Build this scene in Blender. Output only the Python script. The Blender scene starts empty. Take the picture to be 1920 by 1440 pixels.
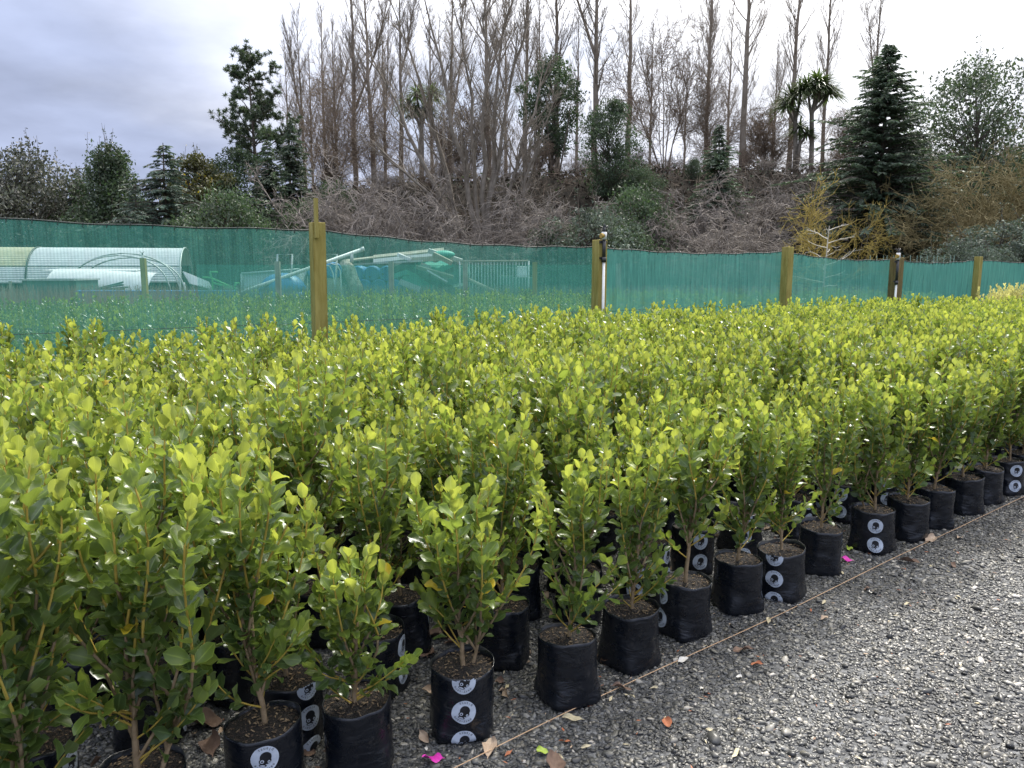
import bpy, bmesh, math, random
import numpy as np
from mathutils import Vector, Matrix, Euler, noise as mnoise

scene = bpy.context.scene
COL = scene.collection
rad = math.radians

# ---------------------------------------------------------------- camera
CAM_H, PITCH, FPX = 1.55, 8.67, 1442.0      # eye height, downward tilt, focal length in photo pixels
cam_data = bpy.data.cameras.new('camera')
cam_data.sensor_width = 36.0
cam_data.lens = 36.0 * FPX / 1920.0
cam_data.clip_start = 0.05
cam_data.clip_end = 2000.0
cam = bpy.data.objects.new('camera', cam_data)
cam.location = (0, 0, CAM_H)
cam.rotation_euler = (rad(90 - PITCH), 0, 0)
COL.objects.link(cam)
scene.camera = cam

# ---------------------------------------------------------------- sky, sun, exposure
SUN_ELEV, SUN_AZ = 47.0, 24.0               # azimuth measured to the right of straight ahead (+Y)
SUN_DIR = Vector((math.sin(rad(SUN_AZ)) * math.cos(rad(SUN_ELEV)),
                  math.cos(rad(SUN_AZ)) * math.cos(rad(SUN_ELEV)), math.sin(rad(SUN_ELEV))))
world = bpy.data.worlds.new('World')
scene.world = world
world.use_nodes = True
wn, wl = world.node_tree.nodes, world.node_tree.links
wn.clear()
def wnode(t, **kw):
    n = wn.new(t)
    for k, v in kw.items(): setattr(n, k, v)
    return n
w_out = wnode('ShaderNodeOutputWorld')
w_bg = wnode('ShaderNodeBackground'); w_bg.inputs['Strength'].default_value = 1.0
sky = wnode('ShaderNodeTexSky', sky_type='NISHITA', sun_disc=False)
sky.sun_elevation = rad(SUN_ELEV); sky.sun_rotation = rad(SUN_AZ)
sky_s = wnode('ShaderNodeVectorMath', operation='SCALE'); sky_s.inputs['Scale'].default_value = 0.075
wl.new(sky.outputs[0], sky_s.inputs[0])
geo = wnode('ShaderNodeTexCoord')
# a cloud deck: direction projected on a flat layer overhead
sep = wnode('ShaderNodeSeparateXYZ'); wl.new(geo.outputs['Generated'], sep.inputs[0])
zz = wnode('ShaderNodeMath', operation='MAXIMUM'); zz.inputs[1].default_value = 0.0; wl.new(sep.outputs['Z'], zz.inputs[0])
za = wnode('ShaderNodeMath', operation='ADD'); za.inputs[1].default_value = 0.22; wl.new(zz.outputs[0], za.inputs[0])
dv = wnode('ShaderNodeVectorMath', operation='DIVIDE')
cz = wnode('ShaderNodeCombineXYZ')
for k in 'XYZ': wl.new(za.outputs[0], cz.inputs[k])
wl.new(geo.outputs['Generated'], dv.inputs[0]); wl.new(cz.outputs[0], dv.inputs[1])
nz = wnode('ShaderNodeTexNoise'); nz.inputs['Scale'].default_value = 1.15; nz.inputs['Detail'].default_value = 6; nz.inputs['Roughness'].default_value = 0.52
wl.new(dv.outputs[0], nz.inputs['Vector'])
nz2 = wnode('ShaderNodeTexNoise'); nz2.inputs['Scale'].default_value = 2.6; nz2.inputs['Detail'].default_value = 5
wl.new(dv.outputs[0], nz2.inputs['Vector'])
dot = wnode('ShaderNodeVectorMath', operation='DOT_PRODUCT'); dot.inputs[1].default_value = SUN_DIR
nrm = wnode('ShaderNodeVectorMath', operation='NORMALIZE'); wl.new(geo.outputs['Generated'], nrm.inputs[0])
wl.new(nrm.outputs[0], dot.inputs[0])
glow = wnode('ShaderNodeMapRange'); glow.interpolation_type = 'SMOOTHSTEP'
glow.inputs['From Min'].default_value = 0.56; glow.inputs['From Max'].default_value = 0.93
n_c = wnode('ShaderNodeMath', operation='MULTIPLY_ADD'); n_c.inputs[1].default_value = 0.34; n_c.inputs[2].default_value = -0.17
wl.new(nz.outputs['Fac'], n_c.inputs[0])
g_a = wnode('ShaderNodeMath', operation='ADD'); wl.new(dot.outputs['Value'], g_a.inputs[0]); wl.new(n_c.outputs[0], g_a.inputs[1])
wl.new(g_a.outputs[0], glow.inputs['Value'])
cl_col = wnode('ShaderNodeMix', data_type='RGBA')
cl_col.inputs['A'].default_value = (0.232, 0.266, 0.372, 1); cl_col.inputs['B'].default_value = (0.66, 0.665, 0.69, 1)
wl.new(glow.outputs[0], cl_col.inputs['Factor'])
# soft lighter and darker billows
bil = wnode('ShaderNodeMapRange'); bil.inputs['From Min'].default_value = 0.3; bil.inputs['From Max'].default_value = 0.7
bil.inputs['To Min'].default_value = 0.80; bil.inputs['To Max'].default_value = 1.16
wl.new(nz2.outputs['Fac'], bil.inputs['Value'])
cl_m = wnode('ShaderNodeVectorMath', operation='SCALE'); wl.new(cl_col.outputs['Result'], cl_m.inputs[0]); wl.new(bil.outputs[0], cl_m.inputs['Scale'])
# an overcast deck is brighter overhead than at the horizon
zen = wnode('ShaderNodeMapRange'); zen.inputs['From Min'].default_value = 0.2; zen.inputs['From Max'].default_value = 1.0
zen.inputs['To Min'].default_value = 1.0; zen.inputs['To Max'].default_value = 3.8
wl.new(sep.outputs['Z'], zen.inputs['Value'])
cl_s = wnode('ShaderNodeVectorMath', operation='SCALE'); wl.new(cl_m.outputs[0], cl_s.inputs[0]); wl.new(zen.outputs[0], cl_s.inputs['Scale'])
# the blue-grey cast belongs to the low sky; overhead the cloud is neutral white
neu = wnode('ShaderNodeMapRange'); neu.inputs['From Min'].default_value = 0.25; neu.inputs['From Max'].default_value = 0.75
wl.new(sep.outputs['Z'], neu.inputs['Value'])
tint = wnode('ShaderNodeMix', data_type='RGBA'); tint.inputs['A'].default_value = (1, 1, 1, 1); tint.inputs['B'].default_value = (1.12, 1.03, 0.88, 1)
wl.new(neu.outputs[0], tint.inputs['Factor'])
cl_z = wnode('ShaderNodeVectorMath', operation='MULTIPLY'); wl.new(cl_s.outputs[0], cl_z.inputs[0]); wl.new(tint.outputs['Result'], cl_z.inputs[1])
cov = wnode('ShaderNodeMapRange'); cov.interpolation_type = 'SMOOTHSTEP'
cov.inputs['From Min'].default_value = 0.30; cov.inputs['From Max'].default_value = 0.46
cov.inputs['To Min'].default_value = 0.72
wl.new(nz.outputs['Fac'], cov.inputs['Value'])
w_mix = wnode('ShaderNodeMix', data_type='RGBA')
wl.new(cov.outputs[0], w_mix.inputs['Factor']); wl.new(sky_s.outputs[0], w_mix.inputs['A']); wl.new(cl_z.outputs[0], w_mix.inputs['B'])
wl.new(w_mix.outputs['Result'], w_bg.inputs['Color']); wl.new(w_bg.outputs[0], w_out.inputs['Surface'])

sun_data = bpy.data.lights.new('sun', 'SUN')
sun_data.energy = 2.3; sun_data.angle = rad(12.0); sun_data.color = (1.0, 0.96, 0.89)
sun = bpy.data.objects.new('sun', sun_data)
sun.rotation_euler = (-SUN_DIR).to_track_quat('-Z', 'Y').to_euler()
COL.objects.link(sun)

vs = scene.view_settings
vs.view_transform = 'Standard'; vs.look = 'None'; vs.exposure = 1.12; vs.gamma = 1.0; vs.use_curve_mapping = False
scene.cycles.max_bounces = 6; scene.cycles.diffuse_bounces = 3; scene.cycles.glossy_bounces = 2; scene.cycles.transmission_bounces = 4
scene.cycles.transparent_max_bounces = 8

# ---------------------------------------------------------------- pixel helpers
_p = rad(PITCH)
def ray(x, y):
    return Vector(((x - 960) / FPX,
                   math.cos(_p) + (720 - y) / FPX * math.sin(_p),
                   -math.sin(_p) + (720 - y) / FPX * math.cos(_p)))
def ground(x, y, z=0.0):
    d = ray(x, y); t = (z - CAM_H) / d.z
    return Vector((0, 0, CAM_H)) + d * t
def at(x, y, Y):
    d = ray(x, y)
    return Vector((0, 0, CAM_H)) + d * (Y / d.y)
def project(p):
    v = Vector(p) - Vector((0, 0, CAM_H))
    fz = v.y * math.cos(_p) - v.z * math.sin(_p)
    up = v.y * math.sin(_p) + v.z * math.cos(_p)
    return (960 + FPX * v.x / fz, 720 - FPX * up / fz, fz)

# ---------------------------------------------------------------- object helpers
def link(o, parent=None):
    COL.objects.link(o)
    if parent is not None: o.parent = parent
    return o
def tag(o, label=None, cat=None, group=None, kind=None):
    if label: o['label'] = label
    if cat: o['category'] = cat
    if group: o['group'] = group
    if kind: o['kind'] = kind
    return o
def empty(name, loc=(0, 0, 0), rz=0.0, label=None, cat=None, group=None):
    o = bpy.data.objects.new(name, None)
    o.empty_display_size = 0.1
    o.location = loc; o.rotation_euler = (0, 0, rz)
    link(o); tag(o, label, cat, group)
    return o
def obj(name, mesh, parent=None, loc=None, rot=None, scale=None):
    o = bpy.data.objects.new(name, mesh)
    if loc is not None: o.location = loc
    if rot is not None: o.rotation_euler = rot
    if scale is not None: o.scale = scale
    return link(o, parent)

def fast_mesh(name, V, F, mats, mi=None, uv=None, smooth=True):
    """V (n,3); F (m,k) all faces with k corners; uv (m*k,2) per corner"""
    V = np.asarray(V, dtype=np.float32); F = np.asarray(F, dtype=np.int32)
    m = bpy.data.meshes.new(name)
    m.vertices.add(len(V)); m.vertices.foreach_set('co', V.ravel())
    k = F.shape[1]
    m.loops.add(F.size); m.loops.foreach_set('vertex_index', F.ravel())
    m.polygons.add(len(F))
    m.polygons.foreach_set('loop_start', np.arange(0, F.size, k, dtype=np.int32))
    m.polygons.foreach_set('loop_total', np.full(len(F), k, dtype=np.int32))
    m.polygons.foreach_set('use_smooth', np.full(len(F), smooth, dtype=bool))
    for t in mats: m.materials.append(t)
    if mi is not None: m.polygons.foreach_set('material_index', np.asarray(mi, dtype=np.int32))
    if uv is not None:
        l = m.uv_layers.new(name='UVMap'); l.data.foreach_set('uv', np.asarray(uv, dtype=np.float32).ravel())
    m.update(calc_edges=True)
    return m

class MB:
    """collects quads and tris of several shapes and builds one mesh"""
    def __init__(s): s.v = []; s.f = []; s.mi = []; s.sm = []
    def add(s, V, F, mi=0, smooth=False):
        o = len(s.v); s.v.extend([tuple(p) for p in V])
        for f in F: s.f.append(tuple(int(i) + o for i in f)); s.mi.append(mi); s.sm.append(smooth)
    def box(s, c, d, rot=None, mi=0, bev=0.0):
        hx, hy, hz = d[0] / 2, d[1] / 2, d[2] / 2
        V = [Vector((x, y, z)) for x in (-hx, hx) for y in (-hy, hy) for z in (-hz, hz)]
        if rot is not None:
            R = Euler(rot).to_matrix(); V = [R @ p for p in V]
        c = Vector(c); V = [p + c for p in V]
        s.add(V, [(0, 1, 3, 2), (4, 6, 7, 5), (0, 4, 5, 1), (2, 3, 7, 6), (0, 2, 6, 4), (1, 5, 7, 3)], mi)
    def tube(s, pts, r, n=6, mi=0, caps=True):
        V, F = tube(pts, r, n)
        s.add(V, F, mi, True)
        if caps:
            o = len(s.v) - len(V)
            s.f.append(tuple(o + i for i in reversed(range(n)))); s.mi.append(mi); s.sm.append(False)
            s.f.append(tuple(o + len(V) - n + i for i in range(n))); s.mi.append(mi); s.sm.append(False)
    def mesh(s, name, mats):
        m = bpy.data.meshes.new(name); m.from_pydata(s.v, [], s.f)
        for t in (mats if isinstance(mats, (list, tuple)) else [mats]): m.materials.append(t)
        m.polygons.foreach_set('material_index', s.mi); m.polygons.foreach_set('use_smooth', s.sm)
        m.update()
        return m

def tube(pts, r, n=6):
    """tapered tube round a path; r a number or a list"""
    P = np.array([tuple(p) for p in pts], dtype=np.float64)
    k = len(P)
    R = np.full(k, r, dtype=float) if np.isscalar(r) else np.asarray(r, dtype=float)
    T = np.empty_like(P); T[1:-1] = P[2:] - P[:-2]; T[0] = P[1] - P[0]; T[-1] = P[-1] - P[-2]
    T /= np.maximum(np.linalg.norm(T, axis=1, keepdims=True), 1e-9)
    ref = np.array([1.0, 0, 0]) if abs(T[0][0]) < 0.8 else np.array([0, 1.0, 0])
    A = ref - T * (T @ ref)[:, None]; A /= np.maximum(np.linalg.norm(A, axis=1, keepdims=True), 1e-9)
    B = np.cross(T, A)
    an = np.arange(n) * 2 * math.pi / n
    V = P[:, None, :] + R[:, None, None] * (np.cos(an)[None, :, None] * A[:, None, :] + np.sin(an)[None, :, None] * B[:, None, :])
    i = np.arange(k - 1)[:, None] * n; j = np.arange(n)[None, :]; j2 = (j + 1) % n
    F = np.stack([i + j, i + j2, i + n + j2, i + n + j], axis=-1).reshape(-1, 4)
    return V.reshape(-1, 3), F

class NB:
    """numpy collector of quads only"""
    def __init__(s): s.V = []; s.F = []; s.M = []; s.n = 0
    def add(s, V, F, mi=0):
        s.V.append(np.asarray(V, dtype=np.float32)); s.F.append(np.asarray(F, dtype=np.int32) + s.n)
        s.M.append(np.full(len(F), mi, dtype=np.int32)); s.n += len(V)
    def tube(s, pts, r, n=4, mi=0): s.add(*tube(pts, r, n), mi)
    def quads(s, C, A, B, mi=0):
        """centres C, half axes A and B, (n,3) each"""
        n = len(C); V = np.stack([C - A - B, C + A - B, C + A + B, C - A + B], axis=1).reshape(-1, 3)
        s.add(V, np.arange(4 * n).reshape(-1, 4), mi)
    def diamonds(s, C, A, B, mi=0):
        n = len(C); V = np.stack([C - A, C - B, C + A, C + B], axis=1).reshape(-1, 3)
        s.add(V, np.arange(4 * n).reshape(-1, 4), mi)
    def mesh(s, name, mats, smooth=True):
        return fast_mesh(name, np.concatenate(s.V), np.concatenate(s.F),
                         mats if isinstance(mats, (list, tuple)) else [mats], np.concatenate(s.M), smooth=smooth)

# ---------------------------------------------------------------- materials
def new_mat(name):
    m = bpy.data.materials.new(name); m.use_nodes = True
    nt = m.node_tree; nt.nodes.clear()
    return m, nt.nodes, nt.links
def nd(N, t, inp=None, **kw):
    n = N.new(t)
    for k, v in kw.items(): setattr(n, k, v)
    if inp:
        for k, v in inp.items(): n.inputs[k].default_value = v
    return n
def c4(c): return (c[0], c[1], c[2], 1.0)

def basic(name, c1, c2=None, rough=0.7, scale=8.0, bump=0.0, bscale=40.0, spec=0.4, coords='Object', metal=0.0, stretch=(1, 1, 1), rnd=0.0, detail=5):
    m, N, L = new_mat(name)
    out = nd(N, 'ShaderNodeOutputMaterial'); bs = nd(N, 'ShaderNodeBsdfPrincipled', {'Roughness': rough, 'Specular IOR Level': spec, 'Metallic': metal})
    L.new(bs.outputs[0], out.inputs['Surface'])
    tc = nd(N, 'ShaderNodeTexCoord'); mp = nd(N, 'ShaderNodeMapping', {'Scale': stretch}); L.new(tc.outputs[coords], mp.inputs[0])
    nz = nd(N, 'ShaderNodeTexNoise', {'Scale': scale, 'Detail': detail, 'Roughness': 0.6}); L.new(mp.outputs[0], nz.inputs['Vector'])
    rp = nd(N, 'ShaderNodeMapRange', {'From Min': 0.33, 'From Max': 0.67}); L.new(nz.outputs['Fac'], rp.inputs['Value'])
    mx = nd(N, 'ShaderNodeMix', {'A': c4(c1), 'B': c4(c2 or c1)}, data_type='RGBA'); L.new(rp.outputs[0], mx.inputs['Factor'])
    col = mx.outputs['Result']
    if rnd:
        oi = nd(N, 'ShaderNodeObjectInfo'); mr = nd(N, 'ShaderNodeMapRange', {'To Min': 1 - rnd, 'To Max': 1 + rnd}); L.new(oi.outputs['Random'], mr.inputs['Value'])
        hs = nd(N, 'ShaderNodeHueSaturation'); L.new(col, hs.inputs['Color']); L.new(mr.outputs[0], hs.inputs['Value']); col = hs.outputs[0]
    L.new(col, bs.inputs['Base Color'])
    if bump:
        n2 = nd(N, 'ShaderNodeTexNoise', {'Scale': bscale, 'Detail': 6}); L.new(mp.outputs[0], n2.inputs['Vector'])
        bp = nd(N, 'ShaderNodeBump', {'Strength': bump, 'Distance': 0.01}); L.new(n2.outputs['Fac'], bp.inputs['Height']); L.new(bp.outputs[0], bs.inputs['Normal'])
    return m

def leaf_mat(name, col, under, trans, tfac=0.35, rough=0.3, rib=None, rnd=0.18, spec=0.5, uvs=True, nscale=3.0):
    """two-sided leaf: glossy top, matt paler underside, light shines through"""
    m, N, L = new_mat(name)
    out = nd(N, 'ShaderNodeOutputMaterial')
    bs = nd(N, 'ShaderNodeBsdfPrincipled', {'Roughness': rough, 'Specular IOR Level': spec})
    tr = nd(N, 'ShaderNodeBsdfTranslucent'); ms = nd(N, 'ShaderNodeMixShader', {'Fac': tfac})
    L.new(bs.outputs[0], ms.inputs[1]); L.new(tr.outputs[0], ms.inputs[2]); L.new(ms.outputs[0], out.inputs['Surface'])
    g = nd(N, 'ShaderNodeNewGeometry')
    mx = nd(N, 'ShaderNodeMix', {'A': c4(col), 'B': c4(under)}, data_type='RGBA'); L.new(g.outputs['Backfacing'], mx.inputs['Factor'])
    c = mx.outputs['Result']
    if uvs and rib is not None:
        uv = nd(N, 'ShaderNodeUVMap', uv_map='UVMap'); sx = nd(N, 'ShaderNodeSeparateXYZ'); L.new(uv.outputs[0], sx.inputs[0])
        d = nd(N, 'ShaderNodeMath', {1: 0.5}, operation='SUBTRACT'); L.new(sx.outputs['X'], d.inputs[0])
        a = nd(N, 'ShaderNodeMath', operation='ABSOLUTE'); L.new(d.outputs[0], a.inputs[0])
        cr = nd(N, 'ShaderNodeValToRGB'); L.new(a.outputs[0], cr.inputs[0])
        e = cr.color_ramp.elements; e[0].position = 0.0; e[0].color = (0.8, 0.8, 0.8, 1); e[1].position = 0.5; e[1].color = (0.7, 0.7, 0.7, 1)
        for p, v in ((0.03, 0.6), (0.05, 0.0), (0.42, 0.0), (0.47, 0.5)):
            q = cr.color_ramp.elements.new(p); q.color = (v, v, v, 1)
        m2 = nd(N, 'ShaderNodeMix', {'B': c4(rib)}, data_type='RGBA'); L.new(cr.outputs[0], m2.inputs['Factor']); L.new(c, m2.inputs['A']); c = m2.outputs['Result']
    tc = nd(N, 'ShaderNodeTexCoord'); nz = nd(N, 'ShaderNodeTexNoise', {'Scale': nscale, 'Detail': 3})
    L.new(g.outputs['Position'], nz.inputs['Vector'])
    mr = nd(N, 'ShaderNodeMapRange', {'From Min': 0.3, 'From Max': 0.7, 'To Min': 1 - rnd * 1.6, 'To Max': 1 + rnd * 1.6}); L.new(nz.outputs['Fac'], mr.inputs['Value'])
    ri = nd(N, 'ShaderNodeMapRange', {'To Min': 1 - rnd, 'To Max': 1 + rnd}); L.new(g.outputs['Random Per Island'], ri.inputs['Value'])
    mu = nd(N, 'ShaderNodeMath', operation='MULTIPLY'); L.new(mr.outputs[0], mu.inputs[0]); L.new(ri.outputs[0], mu.inputs[1])
    hs = nd(N, 'ShaderNodeHueSaturation'); L.new(c, hs.inputs['Color']); L.new(mu.outputs[0], hs.inputs['Value'])
    L.new(hs.outputs[0], bs.inputs['Base Color'])
    h2 = nd(N, 'ShaderNodeHueSaturation', {'Color': c4(trans)}); L.new(mu.outputs[0], h2.inputs['Value']); L.new(h2.outputs[0], tr.inputs['Color'])
    return m

M = {}
M['bark_pale'] = basic('bark_pale', (0.14, 0.12, 0.095), (0.24, 0.21, 0.17), 0.9, 3.0, 0.4, 12)
M['bark_poplar'] = basic('bark_poplar', (0.17, 0.14, 0.11), (0.27, 0.23, 0.18), 0.9, 1.5, 0.4, 10, rnd=0.2)
M['bark_dark'] = basic('bark_dark', (0.05, 0.042, 0.034), (0.11, 0.09, 0.07), 0.9, 3.0, 0.4, 12)
M['twig_grey'] = basic('twig_grey', (0.15, 0.132, 0.115), (0.31, 0.275, 0.24), 0.9, 2.0, rnd=0.2)
M['twig_brown'] = basic('twig_brown', (0.12, 0.09, 0.065), (0.20, 0.155, 0.115), 0.9, 2.0, rnd=0.2)
M['twig_olive'] = basic('twig_olive', (0.16, 0.13, 0.06), (0.25, 0.21, 0.10), 0.9, 2.0)
M['twig_lichen'] = basic('twig_lichen', (0.26, 0.20, 0.05), (0.42, 0.33, 0.09), 0.9, 4.0)
M['twig_white'] = basic('twig_white', (0.42, 0.40, 0.33), (0.55, 0.52, 0.44), 0.85, 4.0)
M['wood_post'] = basic('wood_post', (0.24, 0.19, 0.04), (0.38, 0.32, 0.10), 0.85, 5.0, 0.5, 60, stretch=(6, 6, 0.7))
M['wood_post_dark'] = basic('wood_post_dark', (0.11, 0.078, 0.025), (0.22, 0.16, 0.06), 0.85, 5.0, 0.5, 60, stretch=(6, 6, 0.7))
M['wood_grey'] = basic('wood_grey', (0.24, 0.22, 0.17), (0.38, 0.35, 0.28), 0.85, 5.0, 0.4, 60, stretch=(1, 1, 1))
# ================================================================ the setting
def gravel_flat():
    m, N, L = new_mat('gravel_surface')
    out = nd(N, 'ShaderNodeOutputMaterial'); bs = nd(N, 'ShaderNodeBsdfPrincipled', {'Roughness': 0.6, 'Specular IOR Level': 0.4}); L.new(bs.outputs[0], out.inputs['Surface'])
    tc = nd(N, 'ShaderNodeTexCoord')
    v = nd(N, 'ShaderNodeTexVoronoi', {'Scale': 75.0}); L.new(tc.outputs['Object'], v.inputs['Vector'])
    sx = nd(N, 'ShaderNodeSeparateColor'); L.new(v.outputs['Color'], sx.inputs[0])
    cr = nd(N, 'ShaderNodeValToRGB'); L.new(sx.outputs[0], cr.inputs[0])
    e = cr.color_ramp.elements; e[0].color = (0.035, 0.038, 0.042, 1); e[1].color = (0.17, 0.175, 0.18, 1)
    q = e.new(0.6); q.color = (0.075, 0.078, 0.08, 1)
    n1 = nd(N, 'ShaderNodeTexNoise', {'Scale': 1.3, 'Detail': 4}); L.new(tc.outputs['Object'], n1.inputs['Vector'])
    mr = nd(N, 'ShaderNodeMapRange', {'From Min': 0.3, 'From Max': 0.7, 'To Min': 0.7, 'To Max': 1.15}); L.new(n1.outputs['Fac'], mr.inputs['Value'])
    hs = nd(N, 'ShaderNodeHueSaturation'); L.new(cr.outputs[0], hs.inputs['Color']); L.new(mr.outputs[0], hs.inputs['Value'])
    L.new(hs.outputs[0], bs.inputs['Base Color'])
    bp = nd(N, 'ShaderNodeBump', {'Strength': 0.9, 'Distance': 0.008}); bp.invert = True
    L.new(v.outputs['Distance'], bp.inputs['Height']); L.new(bp.outputs[0], bs.inputs['Normal'])
    return m
M['gravel_flat'] = gravel_flat()
M['field'] = basic('field', (0.045, 0.05, 0.022), (0.11, 0.10, 0.05), 0.95, 0.6, 0.6, 8)
M['bank_soil'] = basic('bank_soil', (0.014, 0.012, 0.008), (0.045, 0.037, 0.024), 0.95, 0.9, 0.8, 5)

def plane_mesh(name, x0, x1, y0, y1, z, mat):
    return fast_mesh(name, [(x0, y0, z), (x1, y0, z), (x1, y1, z), (x0, y1, z)], [(0, 1, 2, 3)], [mat], smooth=False)
tag(obj('ground', plane_mesh('ground', -600, 600, -200, 900, 0, M['field'])), kind='structure')
tag(obj('gravel_yard', plane_mesh('gravel_yard', -14, 22, -8, 20, 0.004, M['gravel_flat'])), kind='structure')

def sstep(a, b, x):
    t = min(1.0, max(0.0, (x - a) / (b - a))); return t * t * (3 - 2 * t)
def bank_h(x, y):
    m = sstep(-21, -12, x)
    r = sstep(41.0, 52.0, y + 1.2 * math.sin(x * 0.21)) * (1 - 0.6 * sstep(70, 110, y))
    h = 6.9 + 0.35 * math.sin(x * 0.13 + 1.0) + 0.012 * max(0, x) ** 1.5
    n = mnoise.noise(Vector((x * 0.35, y * 0.35, 0))) * 0.45 + mnoise.noise(Vector((x * 1.1, y * 1.1, 3))) * 0.18
    return m * r * (h + n) - 0.05 * (1 - m * r)
def terrain(x, y): return max(0.0, bank_h(x, y))
nx, ny = 110, 60
xs = np.linspace(-32, 62, nx); ys = np.concatenate([np.linspace(39, 58, 40), np.linspace(60, 118, 20)])
V = [(x, y, bank_h(x, y) - 0.02) for y in ys for x in xs]
F = [(j * nx + i, j * nx + i + 1, (j + 1) * nx + i + 1, (j + 1) * nx + i) for j in range(ny - 1) for i in range(nx - 1)]
tag(obj('bank', fast_mesh('bank', V, F, [M['bank_soil']])), kind='structure')

# ================================================================ trees
def rdir(rng, tilt, az):
    return Vector((math.sin(tilt) * math.cos(az), math.sin(tilt) * math.sin(az), math.cos(tilt)))
def curve_path(rng, p0, d, L, n, up=0.0, wob=0.08, down=0.0):
    """path that starts along d and bends up (or droops)"""
    pts = [p0.copy()]; d = d.normalized(); st = L / n
    for i in range(n):
        d = (d + Vector((rng.gauss(0, wob), rng.gauss(0, wob), rng.gauss(0, wob) + (up - down) / n))).normalized()
        pts.append(pts[-1] + d * st)
    return pts
def taper(r0, r1, n): return [r0 + (r1 - r0) * i / (n - 1) for i in range(n)]
def on_path(pts, t):
    f = t * (len(pts) - 1); i = min(int(f), len(pts) - 2); k = f - i
    return pts[i].lerp(pts[i + 1], k), (pts[i + 1] - pts[i]).normalized()
def side_dir(rng, d, ang):
    a = d.orthogonal().normalized(); a.rotate(Matrix.Rotation(rng.uniform(0, 6.283), 3, d))
    return (d * math.cos(ang) + a * math.sin(ang)).normalized()

def poplar_proto(seed, H=24.0, nb=42, lo=0.16, fork=None, lean=0.0):
    rng = random.Random(seed); tr = NB(); cr = NB()
    top = H
    tp = [Vector((0, 0, -0.4))]; n = 12
    for i in range(1, n + 1):
        t = i / n; tp.append(Vector((lean * H * t * t + rng.gauss(0, 0.05), rng.gauss(0, 0.05), H * t)))
    tr.tube(tp, [0.30 * (1 - i / n) ** 0.9 + 0.012 for i in range(n + 1)], 7)
    leaders = [(tp, lo, 1.0)]
    if fork:
        p, d = on_path(tp, fork)
        az = rng.choice([0.15, 3.0]) + rng.gauss(0, 0.3)
        q = curve_path(rng, p, rdir(rng, 0.42, az), H * (0.92 - fork), 8, 0.35, 0.03)
        tr.tube(q, taper(0.15, 0.012, len(q)), 6); leaders.append((q, 0.1, 0.7))
    for path, l0, k in leaders:
        for b in range(int(nb * k)):
            t = l0 + (0.985 - l0) * (b + rng.random()) / (nb * k)
            p, d = on_path(path, t)
            L = (1.2 + 4.6 * (1 - t) ** 0.75) * rng.uniform(0.55, 1.15) * (0.55 if t < 0.3 else 1) * k ** 0.3
            az = rng.uniform(0, 6.283)
            bp = curve_path(rng, p, rdir(rng, rng.uniform(0.42, 0.85), az), L, 5, 0.75, 0.06)
            r0 = 0.012 + 0.011 * L
            cr.tube(bp, taper(r0, 0.008, 6), 4)
            for s in range(int(3 + L * 2.2)):
                tt = rng.uniform(0.15, 0.98); p2, d2 = on_path(bp, tt)
                L2 = rng.uniform(0.4, 1.0) * (0.5 + 0.35 * L) * (1.1 - 0.6 * tt)
                sp = curve_path(rng, p2, side_dir(rng, d2, rng.uniform(0.35, 0.7)), L2, 3, 0.45, 0.09)
                cr.tube(sp, taper(0.014, 0.008, 4), 3)
                for w in range(int(3 + L2 * 3.4)):
                    p3, d3 = on_path(sp, rng.uniform(0.2, 0.95))
                    e = p3 + side_dir(rng, d3, rng.uniform(0.4, 0.8)) * rng.uniform(0.2, 0.6) * L2 * 0.7 + Vector((0, 0, 0.08))
                    cr.tube([p3, e], [0.009, 0.005], 3)
    return tr, cr, H

def bushy_bare_proto(seed, H=5.0, W=3.5, stems=7, kids=16, twigs=7, droop=0.0, r=0.07, up=0.3, subs=4):
    """leafless shrub: several arching stems, tangled twigs"""
    rng = random.Random(seed); tr = NB(); cr = NB()
    for s in range(stems):
        az = s * 6.283 / stems + rng.gauss(0, 0.4)
        tilt = rng.uniform(0.15, math.atan2(W, H) * 1.15)
        L = H * rng.uniform(0.75, 1.1)
        sp = curve_path(rng, Vector((rng.gauss(0, 0.12), rng.gauss(0, 0.12), -0.3)), rdir(rng, tilt, az), L, 7, up, 0.12, droop)
        rr = r * rng.uniform(0.6, 1.1)
        tr.tube(sp, taper(rr, rr * 0.2, 8), 5)
        for k in range(kids):
            t = rng.uniform(0.22, 1.0); p, d = on_path(sp, t)
            L2 = H * rng.uniform(0.22, 0.5) * (1.15 - 0.5 * t)
            bp = curve_path(rng, p, side_dir(rng, d, rng.uniform(0.5, 1.15)), L2, 5, up * 0.6, 0.2, droop * 1.5)
            cr.tube(bp, taper(0.022, 0.009, 6), 3)
            for q in range(twigs):
                p2, d2 = on_path(bp, rng.uniform(0.15, 1.0))
                L3 = L2 * rng.uniform(0.25, 0.6)
                tp = curve_path(rng, p2, side_dir(rng, d2, rng.uniform(0.4, 1.1)), L3, 3, up * 0.4, 0.22, droop)
                cr.tube(tp, taper(0.015, 0.009, 4), 3)
                for w in range(subs):
                    p3, d3 = on_path(tp, rng.uniform(0.2, 1.0))
                    e = p3 + side_dir(rng, d3, rng.uniform(0.4, 1.2)) * L3 * rng.uniform(0.3, 0.7) - Vector((0, 0, droop * 0.1))
                    cr.tube([p3, e], [0.011, 0.007], 3)
    return tr, cr, H

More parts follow.
